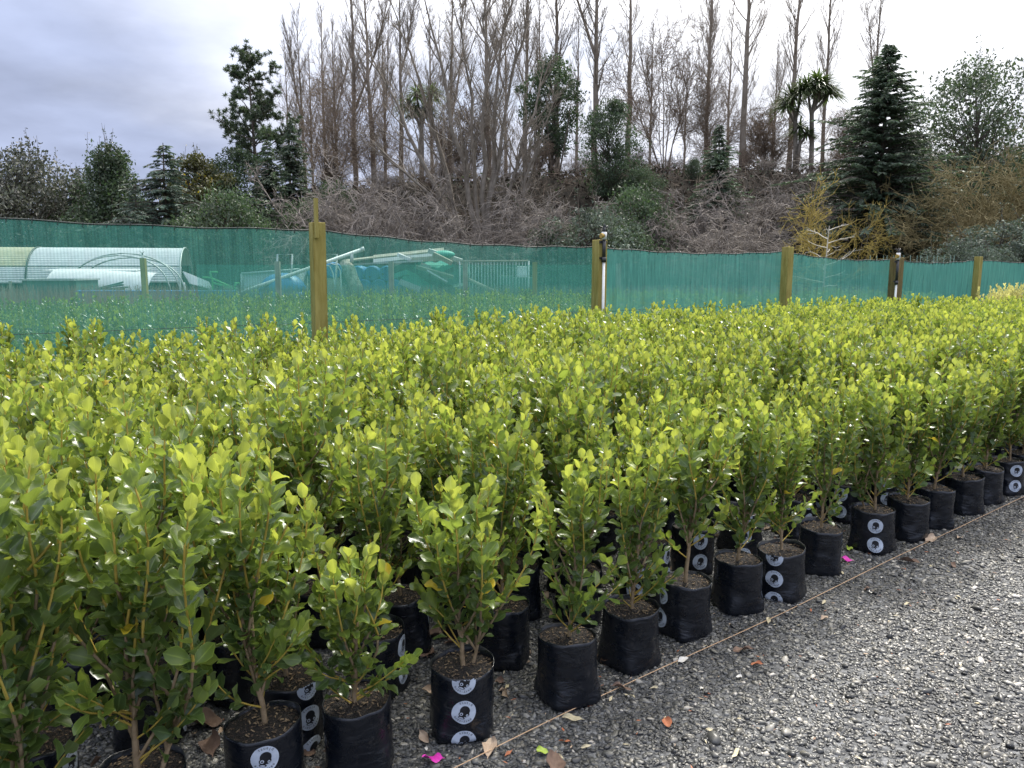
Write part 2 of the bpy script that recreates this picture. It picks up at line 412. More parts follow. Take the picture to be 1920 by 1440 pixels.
def rand_unit(g, n):
    v = g.normal(size=(n, 3)); return v / np.linalg.norm(v, axis=1, keepdims=True)
def leaf_clump(nb, g, c, rx, rz, n, size, mi=0, hollow=0.45):
    d = rand_unit(g, n); rr = (hollow + (1 - hollow) * g.random((n, 1))) ** 0.8
    P = np.array(c) + d * rr * np.array([rx, rx, rz])
    a = rand_unit(g, n) * (size * (0.6 + 0.8 * g.random((n, 1)))); b = np.cross(rand_unit(g, n), a); b *= 0.5 * np.linalg.norm(a, axis=1, keepdims=True) / np.maximum(np.linalg.norm(b, axis=1, keepdims=True), 1e-6)
    nb.diamonds(P, a, b, mi)

def broadleaf_proto(seed, H=8.0, W=5.0, base=0.12, clumps=60, per=90, size=0.16, shape='round', bare_stems=0, spiky=0.0):
    """evergreen broadleaved tree: trunk and limbs carry uneven leaf clumps"""
    rng = random.Random(seed); g = np.random.default_rng(seed); tr = NB(); cr = NB()
    tp = curve_path(rng, Vector((0, 0, -0.3)), Vector((0, 0, 1)), H * 0.8, 8, 0.2, 0.05)
    tr.tube(tp, taper(0.035 * H * 0.7, 0.03, 9), 6)
    for s in range(bare_stems):
        q = curve_path(rng, Vector((rng.gauss(0, W * 0.16), rng.gauss(0, W * 0.16), -0.3)), rdir(rng, rng.uniform(0, 0.15), rng.uniform(0, 6.28)), H * rng.uniform(0.6, 0.85), 6, 0.2, 0.05)
        tr.tube(q, taper(0.09, 0.03, 7), 5)
    for c in range(clumps):
        t = base + (1 - base) * (c + rng.random()) / clumps
        if shape == 'round': env = math.sqrt(max(0.02, 1 - (2 * (t - base) / (1 - base) - 1) ** 2)) ** 0.8
        elif shape == 'cone': env = 1.05 - 0.95 * (t - base) / (1 - base)
        else: env = min(1.0, 0.45 + 1.2 * (t - base)) * min(1.0, (1.04 - t) * 4.0)
        az = rng.uniform(0, 6.283); rr = W * 0.5 * env * math.sqrt(rng.random()) * rng.uniform(0.75, 1.15)
        C = Vector((rr * math.cos(az), rr * math.sin(az), H * t))
        p, d = on_path(tp, min(0.98, max(0.1, t - 0.12)))
        mid = p.lerp(C, 0.55) - Vector((0, 0, 0.05 * H * rng.random()))
        tr.tube([p, mid, C], [0.045, 0.03, 0.01], 3)
        cs = W * rng.uniform(0.10, 0.19)
        leaf_clump(cr, g, C, cs, cs * rng.uniform(0.6, 0.95), int(per * rng.uniform(0.6, 1.3)), size)
        if spiky and rng.random() < spiky:
            e = C + Vector((rng.gauss(0, 0.15), rng.gauss(0, 0.15), W * rng.uniform(0.12, 0.3)))
            tr.tube([C, e], [0.018, 0.006], 3)
            n = 16; k = g.random((n, 1)); P = np.array(C) * (1 - k) + np.array(e) * k + g.normal(size=(n, 3)) * 0.07
            a = rand_unit(g, n) * size * 0.8; b = np.cross(rand_unit(g, n), a) * 0.5
            cr.diamonds(P, a, b)
    return tr, cr, H

def conifer_proto(seed, H=12.0, W=6.0, base=0.12, whorls=34, per=9, droop=0.35, dens=22, size=0.17, power=0.85, upsweep=0.0, twigtop=0.0):
    """spruce or cedar: tiers of drooping branches hung with needle sprays"""
    rng = random.Random(seed); g = np.random.default_rng(seed); tr = NB(); cr = NB()
    tp = [Vector((rng.gauss(0, 0.02), rng.gauss(0, 0.02), H * i / 8 - (0.3 if i == 0 else 0))) for i in range(9)]
    tr.tube(tp, taper(0.018 * H, 0.015, 9), 7)
    for w in range(whorls):
        t = base + (1 - base) * ((w + rng.uniform(-1.2, 1.2)) / whorls if 2 < w < whorls - 2 else w / whorls) ** 0.92
        Lm = W * 0.5 * (1 - (t - base) / (1 - base)) ** power + 0.12
        for b in range(per if t < 0.8 else max(4, per - 3)):
            az = rng.uniform(0, 6.283); L = Lm * rng.uniform(0.4, 1.12) * (1 + 0.75 * mnoise.noise(Vector((math.cos(az) * 1.4 + seed, math.sin(az) * 1.4, t * 10))))
            p, _ = on_path(tp, t)
            d = Vector((math.cos(az), math.sin(az), 0.15 + upsweep * t + rng.gauss(0, 0.1)))
            bp = curve_path(rng, p, d, L, 5, 0.0, 0.06, droop)
            tr.tube(bp, taper(0.012 + 0.012 * L, 0.006, 6), 3)
            n = int(dens * L) + 5
            k = 0.12 + 0.88 * g.random(n) ** 0.7
            f = k * 5; i = np.minimum(f.astype(int), 4); fr = (f - i)[:, None]
            PP = np.array([tuple(q) for q in bp]); P = PP[i] * (1 - fr) + PP[i + 1] * fr
            T = PP[i + 1] - PP[i]; T /= np.linalg.norm(T, axis=1, keepdims=True)
            S = np.cross(T, np.array([0, 0, 1.0])); S /= np.linalg.norm(S, axis=1, keepdims=True)
            sg = g.choice([-1.0, 1.0], size=(n, 1))
            A = T * (0.55 + 0.3 * g.random((n, 1))) + S * sg * (0.6 + 0.5 * g.random((n, 1))) + np.array([0, 0, -1.0]) * (0.15 + 0.5 * g.random((n, 1))) * (0.6 + droop)
            A /= np.linalg.norm(A, axis=1, keepdims=True); ln = size * (0.7 + 0.9 * g.random((n, 1)))
            B = np.cross(A, rand_unit(g, n)); B /= np.maximum(np.linalg.norm(B, axis=1, keepdims=True), 1e-6)
            cr.diamonds(P + A * ln, A * ln, B * ln * 0.22)
    return tr, cr, H

def pine_proto(seed, H=15.0, W=8.4):
    rng = random.Random(seed); g = np.random.default_rng(seed); tr = NB(); cr = NB()
    tp = curve_path(rng, Vector((0, 0, -0.4)), Vector((0.02, 0, 1)), H * 0.97, 10, 0.1, 0.02)
    tr.tube(tp, taper(0.24, 0.03, 11), 7)
    for b in range(56):
        t = 0.34 + 0.64 * (b + rng.random()) / 56
        env = 1.1 - 0.78 * ((t - 0.34) / 0.66) ** 1.3
        L = W * 0.5 * env * rng.choice([0.4, 0.7, 0.95, 1.15]) * rng.uniform(0.85, 1.1); az = rng.uniform(0, 6.283)
        p, _ = on_path(tp, t)
        bp = curve_path(rng, p, Vector((math.cos(az), math.sin(az), rng.uniform(-0.1, 0.6))), L, 5, 0.45, 0.14)
        tr.tube(bp, taper(0.02 + 0.012 * L, 0.012, 6), 4)
        for k in range(int(4 + 3.4 * L)):
            q, d = on_path(bp, rng.uniform(0.42, 1.0))
            C = q + Vector((rng.gauss(0, 0.3), rng.gauss(0, 0.3), rng.gauss(0.12, 0.2)))
            tr.tube([q, C], [0.014, 0.008], 3)
            n = 54; D = rand_unit(g, n); D[:, 2] = D[:, 2] * 0.9 + 0.25; D /= np.linalg.norm(D, axis=1, keepdims=True)
            ln = 0.13 * (0.7 + 0.8 * g.random((n, 1))); B = np.cross(D, rand_unit(g, n)); B /= np.maximum(np.linalg.norm(B, axis=1, keepdims=True), 1e-6)
            cr.diamonds(np.array(C) + D * ln * (0.7 + 0.5 * g.random((n, 1))), D * ln, B * 0.026)
    return tr, cr, H

M['leaf_dark'] = leaf_mat('leaf_dark', (0.042, 0.068, 0.034), (0.06, 0.085, 0.05), (0.08, 0.14, 0.05), 0.25, 0.6, uvs=False, rnd=0.3, nscale=0.5)
M['leaf_grey'] = leaf_mat('leaf_grey', (0.075, 0.085, 0.065), (0.14, 0.14, 0.12), (0.08, 0.10, 0.05), 0.2, 0.65, uvs=False, rnd=0.35, nscale=0.5)
M['leaf_mid'] = leaf_mat('leaf_mid', (0.055, 0.08, 0.045), (0.075, 0.10, 0.065), (0.10, 0.15, 0.06), 0.25, 0.6, uvs=False, rnd=0.3, nscale=0.5)
M['leaf_sage'] = leaf_mat('leaf_sage', (0.085, 0.115, 0.085), (0.12, 0.15, 0.12), (0.10, 0.14, 0.08), 0.2, 0.7, uvs=False, rnd=0.3, nscale=0.5)
M['needle_spruce'] = leaf_mat('needle_spruce', (0.052, 0.085, 0.052), (0.07, 0.10, 0.065), (0.11, 0.18, 0.08), 0.3, 0.55, uvs=False, rnd=0.35, nscale=0.6)
M['needle_cedar'] = leaf_mat('needle_cedar', (0.06, 0.095, 0.07), (0.075, 0.11, 0.085), (0.09, 0.14, 0.08), 0.25, 0.55, uvs=False, rnd=0.35, nscale=0.6)
M['needle_pine'] = leaf_mat('needle_pine', (0.05, 0.078, 0.042), (0.06, 0.085, 0.055), (0.09, 0.14, 0.05), 0.25, 0.55, uvs=False, rnd=0.3, nscale=0.6)
M['leaf_blade'] = leaf_mat('leaf_blade', (0.045, 0.075, 0.025), (0.07, 0.10, 0.04), (0.10, 0.16, 0.03), 0.25, 0.4, uvs=False, rnd=0.25, nscale=0.5)
M['flower_yellow'] = leaf_mat('flower_yellow', (0.45, 0.32, 0.02), (0.45, 0.32, 0.03), (0.5, 0.4, 0.03), 0.3, 0.6, uvs=False, rnd=0.2)
M['leaf_gorse'] = leaf_mat('leaf_gorse', (0.07, 0.075, 0.025), (0.09, 0.09, 0.035), (0.12, 0.13, 0.03), 0.25, 0.5, uvs=False, rnd=0.3, nscale=0.8)

class Proto:
    def __init__(s, name, parts, bark, leaf):
        tr, cr, s.H = parts
        s.tr = tr.mesh(name + '_trunk', bark); s.cr = cr.mesh(name + '_crown', leaf)
def grow(name, proto, px, ytop, Y, w=1.0, rz=0.0, label='', cat='tree', group=None, crown='crown', base_z=None, ref=None):
    """stand a tree at depth Y under photo column px, its top on photo row ytop"""
    top = at(px, ytop, Y); z0 = terrain(top.x, Y) if base_z is None else base_z
    s = (top.z - z0) / proto.H
    t = empty(name, (top.x, Y, z0), rz, label, cat, group); t.scale = (s * w, s * w, s)
    obj('trunk', proto.tr, t); obj(crown, proto.cr, t)
    return t

popl = [Proto('poplar%d' % i, poplar_proto(100 + i, fork=f, nb=n, lo=l), M['bark_poplar'], M['bark_poplar'])
        for i, (f, n, l) in enumerate([(None, 62, 0.10), (0.42, 52, 0.16), (None, 44, 0.22), (0.55, 60, 0.10), (0.34, 60, 0.12)])]
PG = 'bare poplars along the top of the bank'
for i, (px, yt, Y, pi, w, rz, lab) in enumerate([
        (532, 95, 64, 0, 0.75, 0.3, 'slender bare poplar right beside the rounded pine'),
        (562, 15, 64, 3, 0.75, 1.2, 'thin bare poplar standing second along from the pine'),
        (597, -10, 62, 0, 0.8, 2.0, 'thin bare poplar rising behind the timber stake on the fence post'),
        (652, -110, 60, 4, 0.95, 0.2, 'tall bare poplar with many steep branches left of the multi-stemmed tree'),
        (692, -90, 60, 0, 1.0, 3.2, 'tall bare poplar just behind the left limbs of the multi-stemmed tree'),
        (745, -60, 60, 3, 1.0, 4.1, 'tall bare poplar behind the far cabbage tree'),
        (838, -60, 62, 4, 1.0, 0.9, 'bare poplar hidden behind the spreading stems of the multi-stemmed tree'),
        (915, -140, 58, 1, 1.0, 0.1, 'forked bare poplar right of the multi-stemmed tree'),
        (985, -120, 58, 0, 1.0, 5.0, 'bare poplar just left of the tall ivy-green evergreen'),
        (1048, -170, 57, 2, 1.0, 0.0, 'bare poplar with its trunk inside the tall evergreen on the bank'),
        (1122, -220, 55, 1, 1.0, 3.0, 'thick bare poplar forking high above the leafy evergreen'),
        (1188, -150, 57, 2, 1.0, 2.3, 'bare poplar beside the leafy evergreen and left of the dotted bare tree'),
        (1338, -130, 58, 4, 0.85, 1.0, 'bare twin-stemmed poplar above the dark little conifer'),
        (1414, -210, 55, 2, 1.05, 0.6, 'thick bare poplar with few wide limbs left of the cabbage trees'),
        (1503, -170, 60, 2, 0.9, 4.4, 'leaning bare poplar right behind the cabbage trees'),
        (1568, -150, 60, 0, 0.7, 5.5, 'slim bare poplar between the cabbage trees and the big spruce'),
        (1655, -60, 58, 1, 0.9, 1.7, 'bare poplar rising behind the tip of the big spruce')]):
    t = grow('poplar', popl[pi], px, yt, Y, w, rz, lab, 'tree', PG)
    t.rotation_euler = (rad(random.Random(i).uniform(-1, 1)), rad(random.Random(i + 50).uniform(-1.2, 1.8)), rz)

for k, px in enumerate((578, 622, 715, 805, 948, 1012, 1085, 1225, 1290, 1375, 1460)):
    r = random.Random(px); t = grow('poplar', popl[(0, 3, 4)[k % 3]], px, r.uniform(-60, 60) + (60 if px < 640 else 0) + (60 if px > 1150 else 0), 66 + r.uniform(0, 5), 0.85, r.uniform(0, 6), 'slender bare poplar in the back row behind the nearer poplars', 'tree', 'back row of bare poplars')
# multi-stemmed bare tree at the foot of the bank
def vase_proto(seed, H=14.0):
    rng = random.Random(seed); tr = NB(); cr = NB()
    aims = [(-5.6, 0.2, 11.5), (-4.2, 1.0, 13.0), (-2.8, -0.5, 14.0), (-1.2, 0.6, 14.0), (0.2, -0.4, 14.2), (1.1, 0.9, 13.6), (2.3, 0.0, 13.4), (3.4, 0.5, 11.0), (-5.4, -0.8, 7.0), (3.0, -0.6, 8.0)]
    for k, a in enumerate(aims):
        A = Vector(a); p0 = Vector((rng.gauss(0, 0.35) + 0.1 * (k - 4), rng.gauss(0, 0.2), -0.3))
        pts = []
        for i in range(10):
            t = i / 9; pts.append(Vector((p0.x + (A.x - p0.x) * t ** 1.35 + rng.gauss(0, 0.10), p0.y + (A.y - p0.y) * t + rng.gauss(0, 0.08), p0.z + (A.z - p0.z) * t)))
        r0 = rng.uniform(0.13, 0.2); tr.tube(pts, taper(r0, 0.025, 10), 6)
        for b in range(15):
            t = rng.uniform(0.3, 0.98); p, d = on_path(pts, t)
            L = rng.uniform(1.4, 3.6) * (1.2 - 0.6 * t)
            bp = curve_path(rng, p, side_dir(rng, d, rng.uniform(0.3, 0.75)), L, 5, 0.5, 0.09)
            cr.tube(bp, taper(0.04, 0.01, 6), 4)
            for s in range(8):
                p2, d2 = on_path(bp, rng.uniform(0.2, 1)); L2 = L * rng.uniform(0.25, 0.5)
                sp = curve_path(rng, p2, side_dir(rng, d2, rng.uniform(0.35, 0.8)), L2, 3, 0.4, 0.12)
                cr.tube(sp, taper(0.013, 0.007, 4), 3)
                for w in range(4):
                    p3, d3 = on_path(sp, rng.uniform(0.2, 1))
                    cr.tube([p3, p3 + side_dir(rng, d3, 0.6) * L2 * rng.uniform(0.3, 0.7)], [0.008, 0.005], 3)
    return tr, cr, H
grow('bare_tree', Proto('vase', vase_proto(5), M['bark_pale'], M['bark_pale']), 905, -15, 43.0, 1.0, 0, 'wide multi-stemmed bare tree spreading like a vase at the foot of the bank', 'tree', None, base_z=terrain(-1.6, 43.0))

bareA = Proto('bare_a', bushy_bare_proto(11, 5.0, 4.2, 8, 15, 7, 0.35, 0.06, 0.2), M['twig_grey'], M['twig_grey'])
bareB = Proto('bare_b', bushy_bare_proto(12, 5.0, 4.6, 8, 15, 7, 0.6, 0.06, 0.1), M['twig_grey'], M['twig_grey'])
bareC = Proto('bare_c', bushy_bare_proto(13, 6.0, 2.4, 10, 18, 6, 0.0, 0.05, 0.6), M['twig_brown'], M['twig_brown'])
bareD = Proto('bare_d', bushy_bare_proto(14, 8.0, 3.2, 7, 16, 7, 0.0, 0.07, 0.5), M['twig_brown'], M['twig_brown'])
bareE = Proto('bare_e', bushy_bare_proto(15, 6.0, 4.2, 9, 17, 8, 0.25, 0.06, 0.25), M['twig_olive'], M['twig_olive'])
SG = 'leafless grey shrubs on the face of the bank'
for px, yt, Y, pr, w, rz, lab in [
        (585, 300, 43, bareA, 0.95, 0.4, 'tangled grey leafless shrub beside the dark firs and the first fence post'),
        (650, 318, 42, bareB, 1.0, 1.9, 'grey leafless shrub with hanging twigs, behind the leaning white pipe'),
        (735, 322, 43, bareA, 1.0, 3.0, 'grey leafless shrub hugging the left stems of the vase-shaped bare tree'),
        (800, 350, 41, bareB, 0.9, 4.2, 'low grey leafless shrub in front of the vase-shaped bare tree'),
        (985, 340, 42, bareB, 1.15, 0.2, 'broad grey leafless shrub right of the vase-shaped bare tree'),
        (1050, 352, 41, bareA, 1.05, 5.1, 'grey leafless shrub left of the sprinkler post'),
        (1235, 352, 43, bareA, 0.85, 2.2, 'brownish leafless shrub on the bank below the dotted bare tree'),
        (1300, 362, 41, bareB, 1.1, 3.4, 'grey leafless shrub with drooping twigs below the dark little conifer'),
        (1400, 318, 44, bareA, 1.1, 1.1, 'pale grey leafless shrub under the thick poplar on the bank'),
        (1480, 322, 43, bareB, 1.15, 2.7, 'pale grey leafless shrub under the cabbage trees'),
        (1545, 318, 46, bareA, 0.9, 0.9, 'grey leafless shrub between the cabbage trees and the spruce'),
        (1385, 405, 38, bareB, 1.25, 4.4, 'low spreading leafless shrub just behind the net, left of the lichen shrub')]:
    grow('leafless_shrub', pr, px, yt, Y, w, rz, lab, 'shrub', SG)
for px, yt, Y, pr, w, rz, lab in [
        (1335, 165, 56, bareD, 0.9, 0.5, 'brown leafless thicket tree rising behind the dark little conifer'),
        (1445, 215, 57, bareC, 1.5, 1.5, 'fan-shaped brown leafless thicket right of the thick poplar'),
        (1255, 75, 55, bareD, 0.75, 2.9, 'upright bare tree with scattered withered leaves between poplars'),
        (1590, 225, 58, bareC, 1.2, 4.0, 'fine brown leafless thicket left of the big spruce'),
        (700, 215, 56, bareD, 1.0, 3.5, 'brown leafless thicket tree behind the far cabbage tree'),
        (610, 150, 58, bareD, 0.9, 5.2, 'brown leafless tree behind the grey shrubs near the pine'),
        (870, 190, 57, bareC, 1.0, 0.7, 'brown leafless thicket behind the vase-shaped bare tree')]:
    grow('leafless_tree', pr, px, yt, Y, w, rz, lab, 'tree', 'brown leafless trees on top of the bank')
grow('olive_bare_tree', bareE, 1868, 235, 37, 0.85, 0.8, 'olive-brown leafless tree in front of the bright green tree', 'tree')
grow('olive_bare_tree', bareE, 1800, 350, 36, 1.0, 2.5, 'lower olive-brown leafless tree between spruce and grey-green bushes', 'tree')
lich = Proto('lichen', bushy_bare_proto(21, 5.0, 5.2, 6, 11, 6, 0.1, 0.05, 0.1, 3), M['bark_dark'], M['twig_lichen'])
grow('lichen_shrub', lich, 1575, 350, 35, 0.95, 0.3, 'leafless shrub covered in yellow lichen in front of the spruce', 'shrub')
def sapling_proto(seed):
    rng = random.Random(seed); tr = NB(); cr = NB(); H = 3.0
    tp = curve_path(rng, Vector((0, 0, -0.2)), Vector((0, 0, 1)), H, 6, 0.1, 0.03); tr.tube(tp, taper(0.04, 0.012, 7), 6)
    for k in range(14):
        p, d = on_path(tp, 0.3 + 0.7 * k / 14); az = k * 2.4; L = rng.uniform(0.5, 1.3)
        bp = curve_path(rng, p, Vector((math.cos(az), math.sin(az), 0.25)), L, 4, 0.15, 0.12); cr.tube(bp, taper(0.018, 0.008, 5), 4)
        for q in range(3):
            p2, d2 = on_path(bp, rng.uniform(0.3, 1)); cr.tube([p2, p2 + side_dir(rng, d2, 0.6) * L * 0.3], [0.009, 0.006], 3)
    return tr, cr, H
grow('pale_sapling', Proto('sapling', sapling_proto(4), M['twig_white'], M['twig_white']), 1553, 412, 30, 1.0, 0.5, 'small whitish leafless sapling standing behind the net before the spruce', 'tree')

# evergreens
ev_ivy = Proto('evergreen_ivy', broadleaf_proto(31, 9, 5.0, 0.24, 80, 120, 0.11, 'upright', 6), M['bark_dark'], M['leaf_dark'])
ev_ivy2 = Proto('evergreen_ivy2', broadleaf_proto(32, 9, 6.4, 0.08, 110, 130, 0.11, 'upright', 5), M['bark_dark'], M['leaf_dark'])
ev_grey = Proto('evergreen_grey', broadleaf_proto(33, 6, 7.6, 0.06, 140, 150, 0.085, 'round', 3, 0.4), M['bark_dark'], M['leaf_grey'])
ev_cone = Proto('evergreen_cone', broadleaf_proto(34, 7, 6.0, 0.04, 140, 150, 0.085, 'cone', 0, 0.5), M['bark_dark'], M['leaf_dark'])
ev_green = Proto('evergreen_green', broadleaf_proto(35, 10, 9.0, 0.14, 120, 150, 0.105, 'round', 2, 0.6), M['bark_dark'], M['leaf_mid'])
ev_round = Proto('evergreen_round', broadleaf_proto(36, 4, 5.4, 0.05, 110, 140, 0.075, 'round', 0), M['bark_dark'], M['leaf_dark'])
ev_sage = Proto('evergreen_sage', broadleaf_proto(37, 3, 3.8, 0.05, 90, 130, 0.055, 'round', 0, 0.2), M['bark_dark'], M['leaf_sage'])
gorse = Proto('gorse', broadleaf_proto(38, 5, 3.6, 0.06, 90, 130, 0.075, 'upright', 0, 0.3), M['bark_dark'], M['leaf_gorse'])
spruce = Proto('spruce', conifer_proto(41, 13, 10.0, 0.07, 110, 10, 0.45, 46, 0.10, 0.78, 0.3), M['bark_dark'], M['needle_spruce'])
spruce2 = Proto('spruce2', conifer_proto(42, 10, 7.0, 0.04, 72, 9, 0.5, 42, 0.105, 0.85, 0.15), M['bark_dark'], M['needle_spruce'])
cedar = Proto('cedar', conifer_proto(43, 7, 6.8, 0.03, 44, 9, 0.62, 48, 0.085, 0.95, 0.3), M['bark_dark'], M['needle_cedar'])
pine = Proto('pine', pine_proto(44), M['bark_dark'], M['needle_pine'])

grow('pine_tree', pine, 468, 76, 50, 0.95, 0.4, 'tall pine with rounded needle clumps against the grey sky', 'tree')
grow('cedar_tree', cedar, 305, 268, 42, 1.2, 0.0, 'bluish cedar with drooping tiered branches behind the polytunnel', 'tree')
grow('cedar_tree', cedar, 252, 345, 40, 0.85, 2.0, 'small drooping cedar at the left foot of the taller cedar', 'tree')
grow('broadleaf_tree', ev_cone, 205, 288, 46, 0.95, 1.0, 'pointed dark broadleaf tree with spiky shoots left of the cedar', 'tree')
grow('broadleaf_tree', ev_grey, 45, 300, 47, 0.85, 0.0, 'grey-leaved spreading tree behind the yellowed polytunnel roof', 'tree')
grow('broadleaf_tree', ev_cone, 150, 348, 48, 0.6, 2.0, 'small dark tree in the dip between grey-leaved tree and pointed tree', 'tree')
grow('gorse_bush', gorse, 362, 298, 45, 0.9, 0.5, 'olive bush with yellow flowers between the cedar and the pine', 'shrub')
fl = NB(); g = np.random.default_rng(3)
P = np.stack([g.normal(0, 0.75, 260), g.normal(-0.7, 0.5, 260), 1.2 + 3.2 * g.random(260)], axis=1)
fl.diamonds(P, rand_unit(g, 260) * 0.07, rand_unit(g, 260) * 0.06)
obj('flowers', fl.mesh('flowers', M['flower_yellow']), bpy.data.objects['gorse_bush'])['kind'] = 'stuff'
grow('fir_tree', spruce2, 545, 222, 47, 0.85, 0.2, 'dark fir beside the pine, close to the grey shrubs', 'tree')
grow('fir_tree', spruce2, 500, 262, 45, 0.9, 1.2, 'dark olive fir directly under the pine crown', 'tree')
grow('broadleaf_tree', ev_ivy2, 440, 285, 47, 1.0, 2.0, 'dense dark broadleaf tree under the pine', 'tree')
grow('round_bush', ev_round, 418, 372, 39, 0.75, 0.0, 'rounded dark green bush right of the cedar', 'shrub')
grow('round_bush', ev_round, 565, 392, 44, 0.9, 1.0, 'dark bush at the foot of the firs beside the fence post', 'shrub')
grow('ivy_evergreen', ev_ivy, 1035, 116, 54, 1.0, 0.5, 'tall upright dark evergreen on the bank with bare lower stems', 'tree')
grow('ivy_evergreen', ev_ivy2, 1145, 192, 47, 0.9, 1.5, 'dense dark evergreen clothing the foot of the thick forked poplar', 'tree')
grow('ivy_evergreen', ev_round, 1205, 320, 46, 0.75, 2.5, 'low dark evergreen at the right foot of the leafy evergreen', 'shrub')
grow('small_conifer', spruce2, 1350, 232, 45, 0.95, 0.3, 'dark little conifer standing on the bank between bare thickets', 'tree')
grow('spruce_tree', spruce, 1668, 82, 40, 1.0, 0.0, 'big dark green spruce reaching down to the net fence', 'tree')
grow('spruce_tree', spruce2, 1765, 330, 43, 1.1, 0.9, 'lower dark spruce filling in beside the big spruce', 'tree')
grow('bright_tree', ev_green, 1860, 132, 46, 0.95, 0.4, 'green rounded tree with loose airy crown right of the big spruce', 'tree')
grow('broadleaf_tree', ev_ivy2, 1935, 300, 42, 1.3, 1.4, 'dark tree behind the olive-brown bare tree', 'tree')
grow('broadleaf_tree', ev_ivy2, 1800, 380, 45, 1.5, 2.4, 'dark undergrowth tree behind the grey-green bushes', 'tree')
for px, yt, Y, pr, w, lab in [
        (1105, 402, 38, ev_sage, 0.95, 'feathery green bush behind the sprinkler on the post'),
        (1165, 418, 39, ev_round, 0.75, 'dark green bush right of the sprinkler post'),
        (1045, 430, 39, ev_round, 0.8, 'low dark bush left of the sprinkler post'),
        (1795, 462, 31, ev_sage, 0.9, 'rounded grey-green bush just above the net'),
        (1880, 425, 32, ev_sage, 1.15, 'larger grey-green bush with leafy shoots at the net'),
        (1850, 470, 30, ev_sage, 0.8, 'small grey-green bush between two larger ones'),
        (1920, 460, 31, ev_sage, 1.0, 'grey-green bush beyond the last fence post')]:
    grow('leafy_bush', pr, px, yt, Y, w, Y, lab, 'shrub', 'green bushes showing above the net')

for px, yt, Y, pr, w, lab in [
        (100, 365, 50, ev_cone, 0.9, 'dark tree filling the dip beside the grey-leaved tree'),
        (395, 330, 49, ev_ivy2, 0.8, 'dark tree behind the yellow-flowered bush'),
        (335, 340, 47, ev_cone, 0.8, 'dark bushy tree at the right shoulder of the cedar'),
        (480, 345, 43, spruce2, 1.1, 'low dark fir under the pine at the fence'),
        (235, 372, 46, ev_round, 0.9, 'round dark bush between the pointed tree and the cedar'),
        (-40, 330, 46, ev_grey, 0.9, 'grey-leaved tree at the very end of the tree line'),
        (620, 352, 46, ev_round, 0.6, 'dark green bush half hidden in grey twigs near the firs'),
        (1185, 365, 42, ev_round, 0.8, 'dark evergreen bush on the bank right of the leafy evergreen'),
        (1300, 300, 49, ev_round, 0.6, 'dark bush on the crest left of the dark little conifer'),
        (1620, 300, 47, spruce2, 0.9, 'dark fir behind the left edge of the big spruce'),
        (1720, 250, 50, ev_ivy2, 0.9, 'dark tree between the big spruce and the bright green tree'),
        (1880, 330, 47, ev_cone, 1.3, 'dark tree under the bright green tree')]:
    grow('dark_evergreen', pr, px, yt, Y, w, px * 0.01, lab, 'tree', 'dark evergreens in the tree line')
for k, px in enumerate(range(640, 1640, 62)):
    r = random.Random(px); x = px + r.uniform(-20, 20)
    grow('crest_thicket', (bareC, bareA, bareD)[k % 3], x, 262 + r.uniform(0, 55), 51.5 + r.uniform(-1, 2.5), 1.2, r.uniform(0, 6), 'brown leafless thicket on the crest of the bank', 'shrub', 'leafless thickets on the crest of the bank')
for k, px in enumerate(range(600, 1560, 160)):
    r = random.Random(px + 3); x = px + r.uniform(-25, 25)
    grow('bank_bramble', (bareB, bareA)[k % 2], x, 372 + r.uniform(0, 35), 40.3 + r.uniform(-0.6, 0.8), 1.2, r.uniform(0, 6), 'low grey bramble tangle at the foot of the bank just above the net', 'shrub', 'bramble tangles at the foot of the bank')
# cabbage trees: slim trunks that fork into heads of sword leaves
def sword_head(nb, g, c, r, n=120):
    r = r * 1.35
    for k in range(n):
        d = rand_unit(g, 1)[0]; d[2] = abs(d[2]) * 0.9 - 0.25
        d /= np.linalg.norm(d); L = r * g.uniform(0.75, 1.15)
        s = np.cross(d, [0, 0, 1.0]); s /= max(np.linalg.norm(s), 1e-6)
        P = [np.array(c) + d * L * t - np.array([0, 0, 1]) * L * 0.42 * t * t for t in (0.02, 0.4, 0.75, 1.0)]
        w = [0.02, 0.045, 0.034, 0.004]
        V = []
        for p, ww in zip(P, w): V += [p - s * ww, p + s * ww]
        nb.add(V, [(0, 1, 3, 2), (2, 3, 5, 4), (4, 5, 7, 6)])
def cabbage(px, ybase, Y, heads, label, seed):
    g = np.random.default_rng(seed); tr = NB(); cr = NB()
    b = at(px, ybase, Y); b.z = terrain(b.x, Y)
    t = empty('cabbage_tree', b, 0, label, 'tree', 'cabbage trees on the bank')
    for hx, hy, r, jx, jy in heads:
        h = at(hx, hy, Y) - b; j = at(jx, jy, Y) - b; h.y += g.uniform(-0.4, 0.4)
        tr.tube([Vector((0, 0, -0.3)), j * 0.5 + Vector((0.03, 0, 0)), j, j.lerp(h, 0.5) + Vector((0, 0, -0.1)), h], [0.17, 0.14, 0.11, 0.085, 0.06], 6)
        sword_head(cr, g, tuple(h), r)
    obj('trunk', tr.mesh('cabbage_trunk', M['bark_pale']), t); obj('crown', cr.mesh('cabbage_crown', M['leaf_blade']), t)
cabbage(1492, 300, 52, [(1484, 182, 1.15, 1492, 225), (1500, 172, 1.1, 1492, 225), (1472, 200, 1.0, 1490, 230), (1503, 237, 0.9, 1500, 265), (1513, 250, 0.7, 1500, 270)], 'stout cabbage tree with shaggy drooping heads left of its slimmer twin', 1)
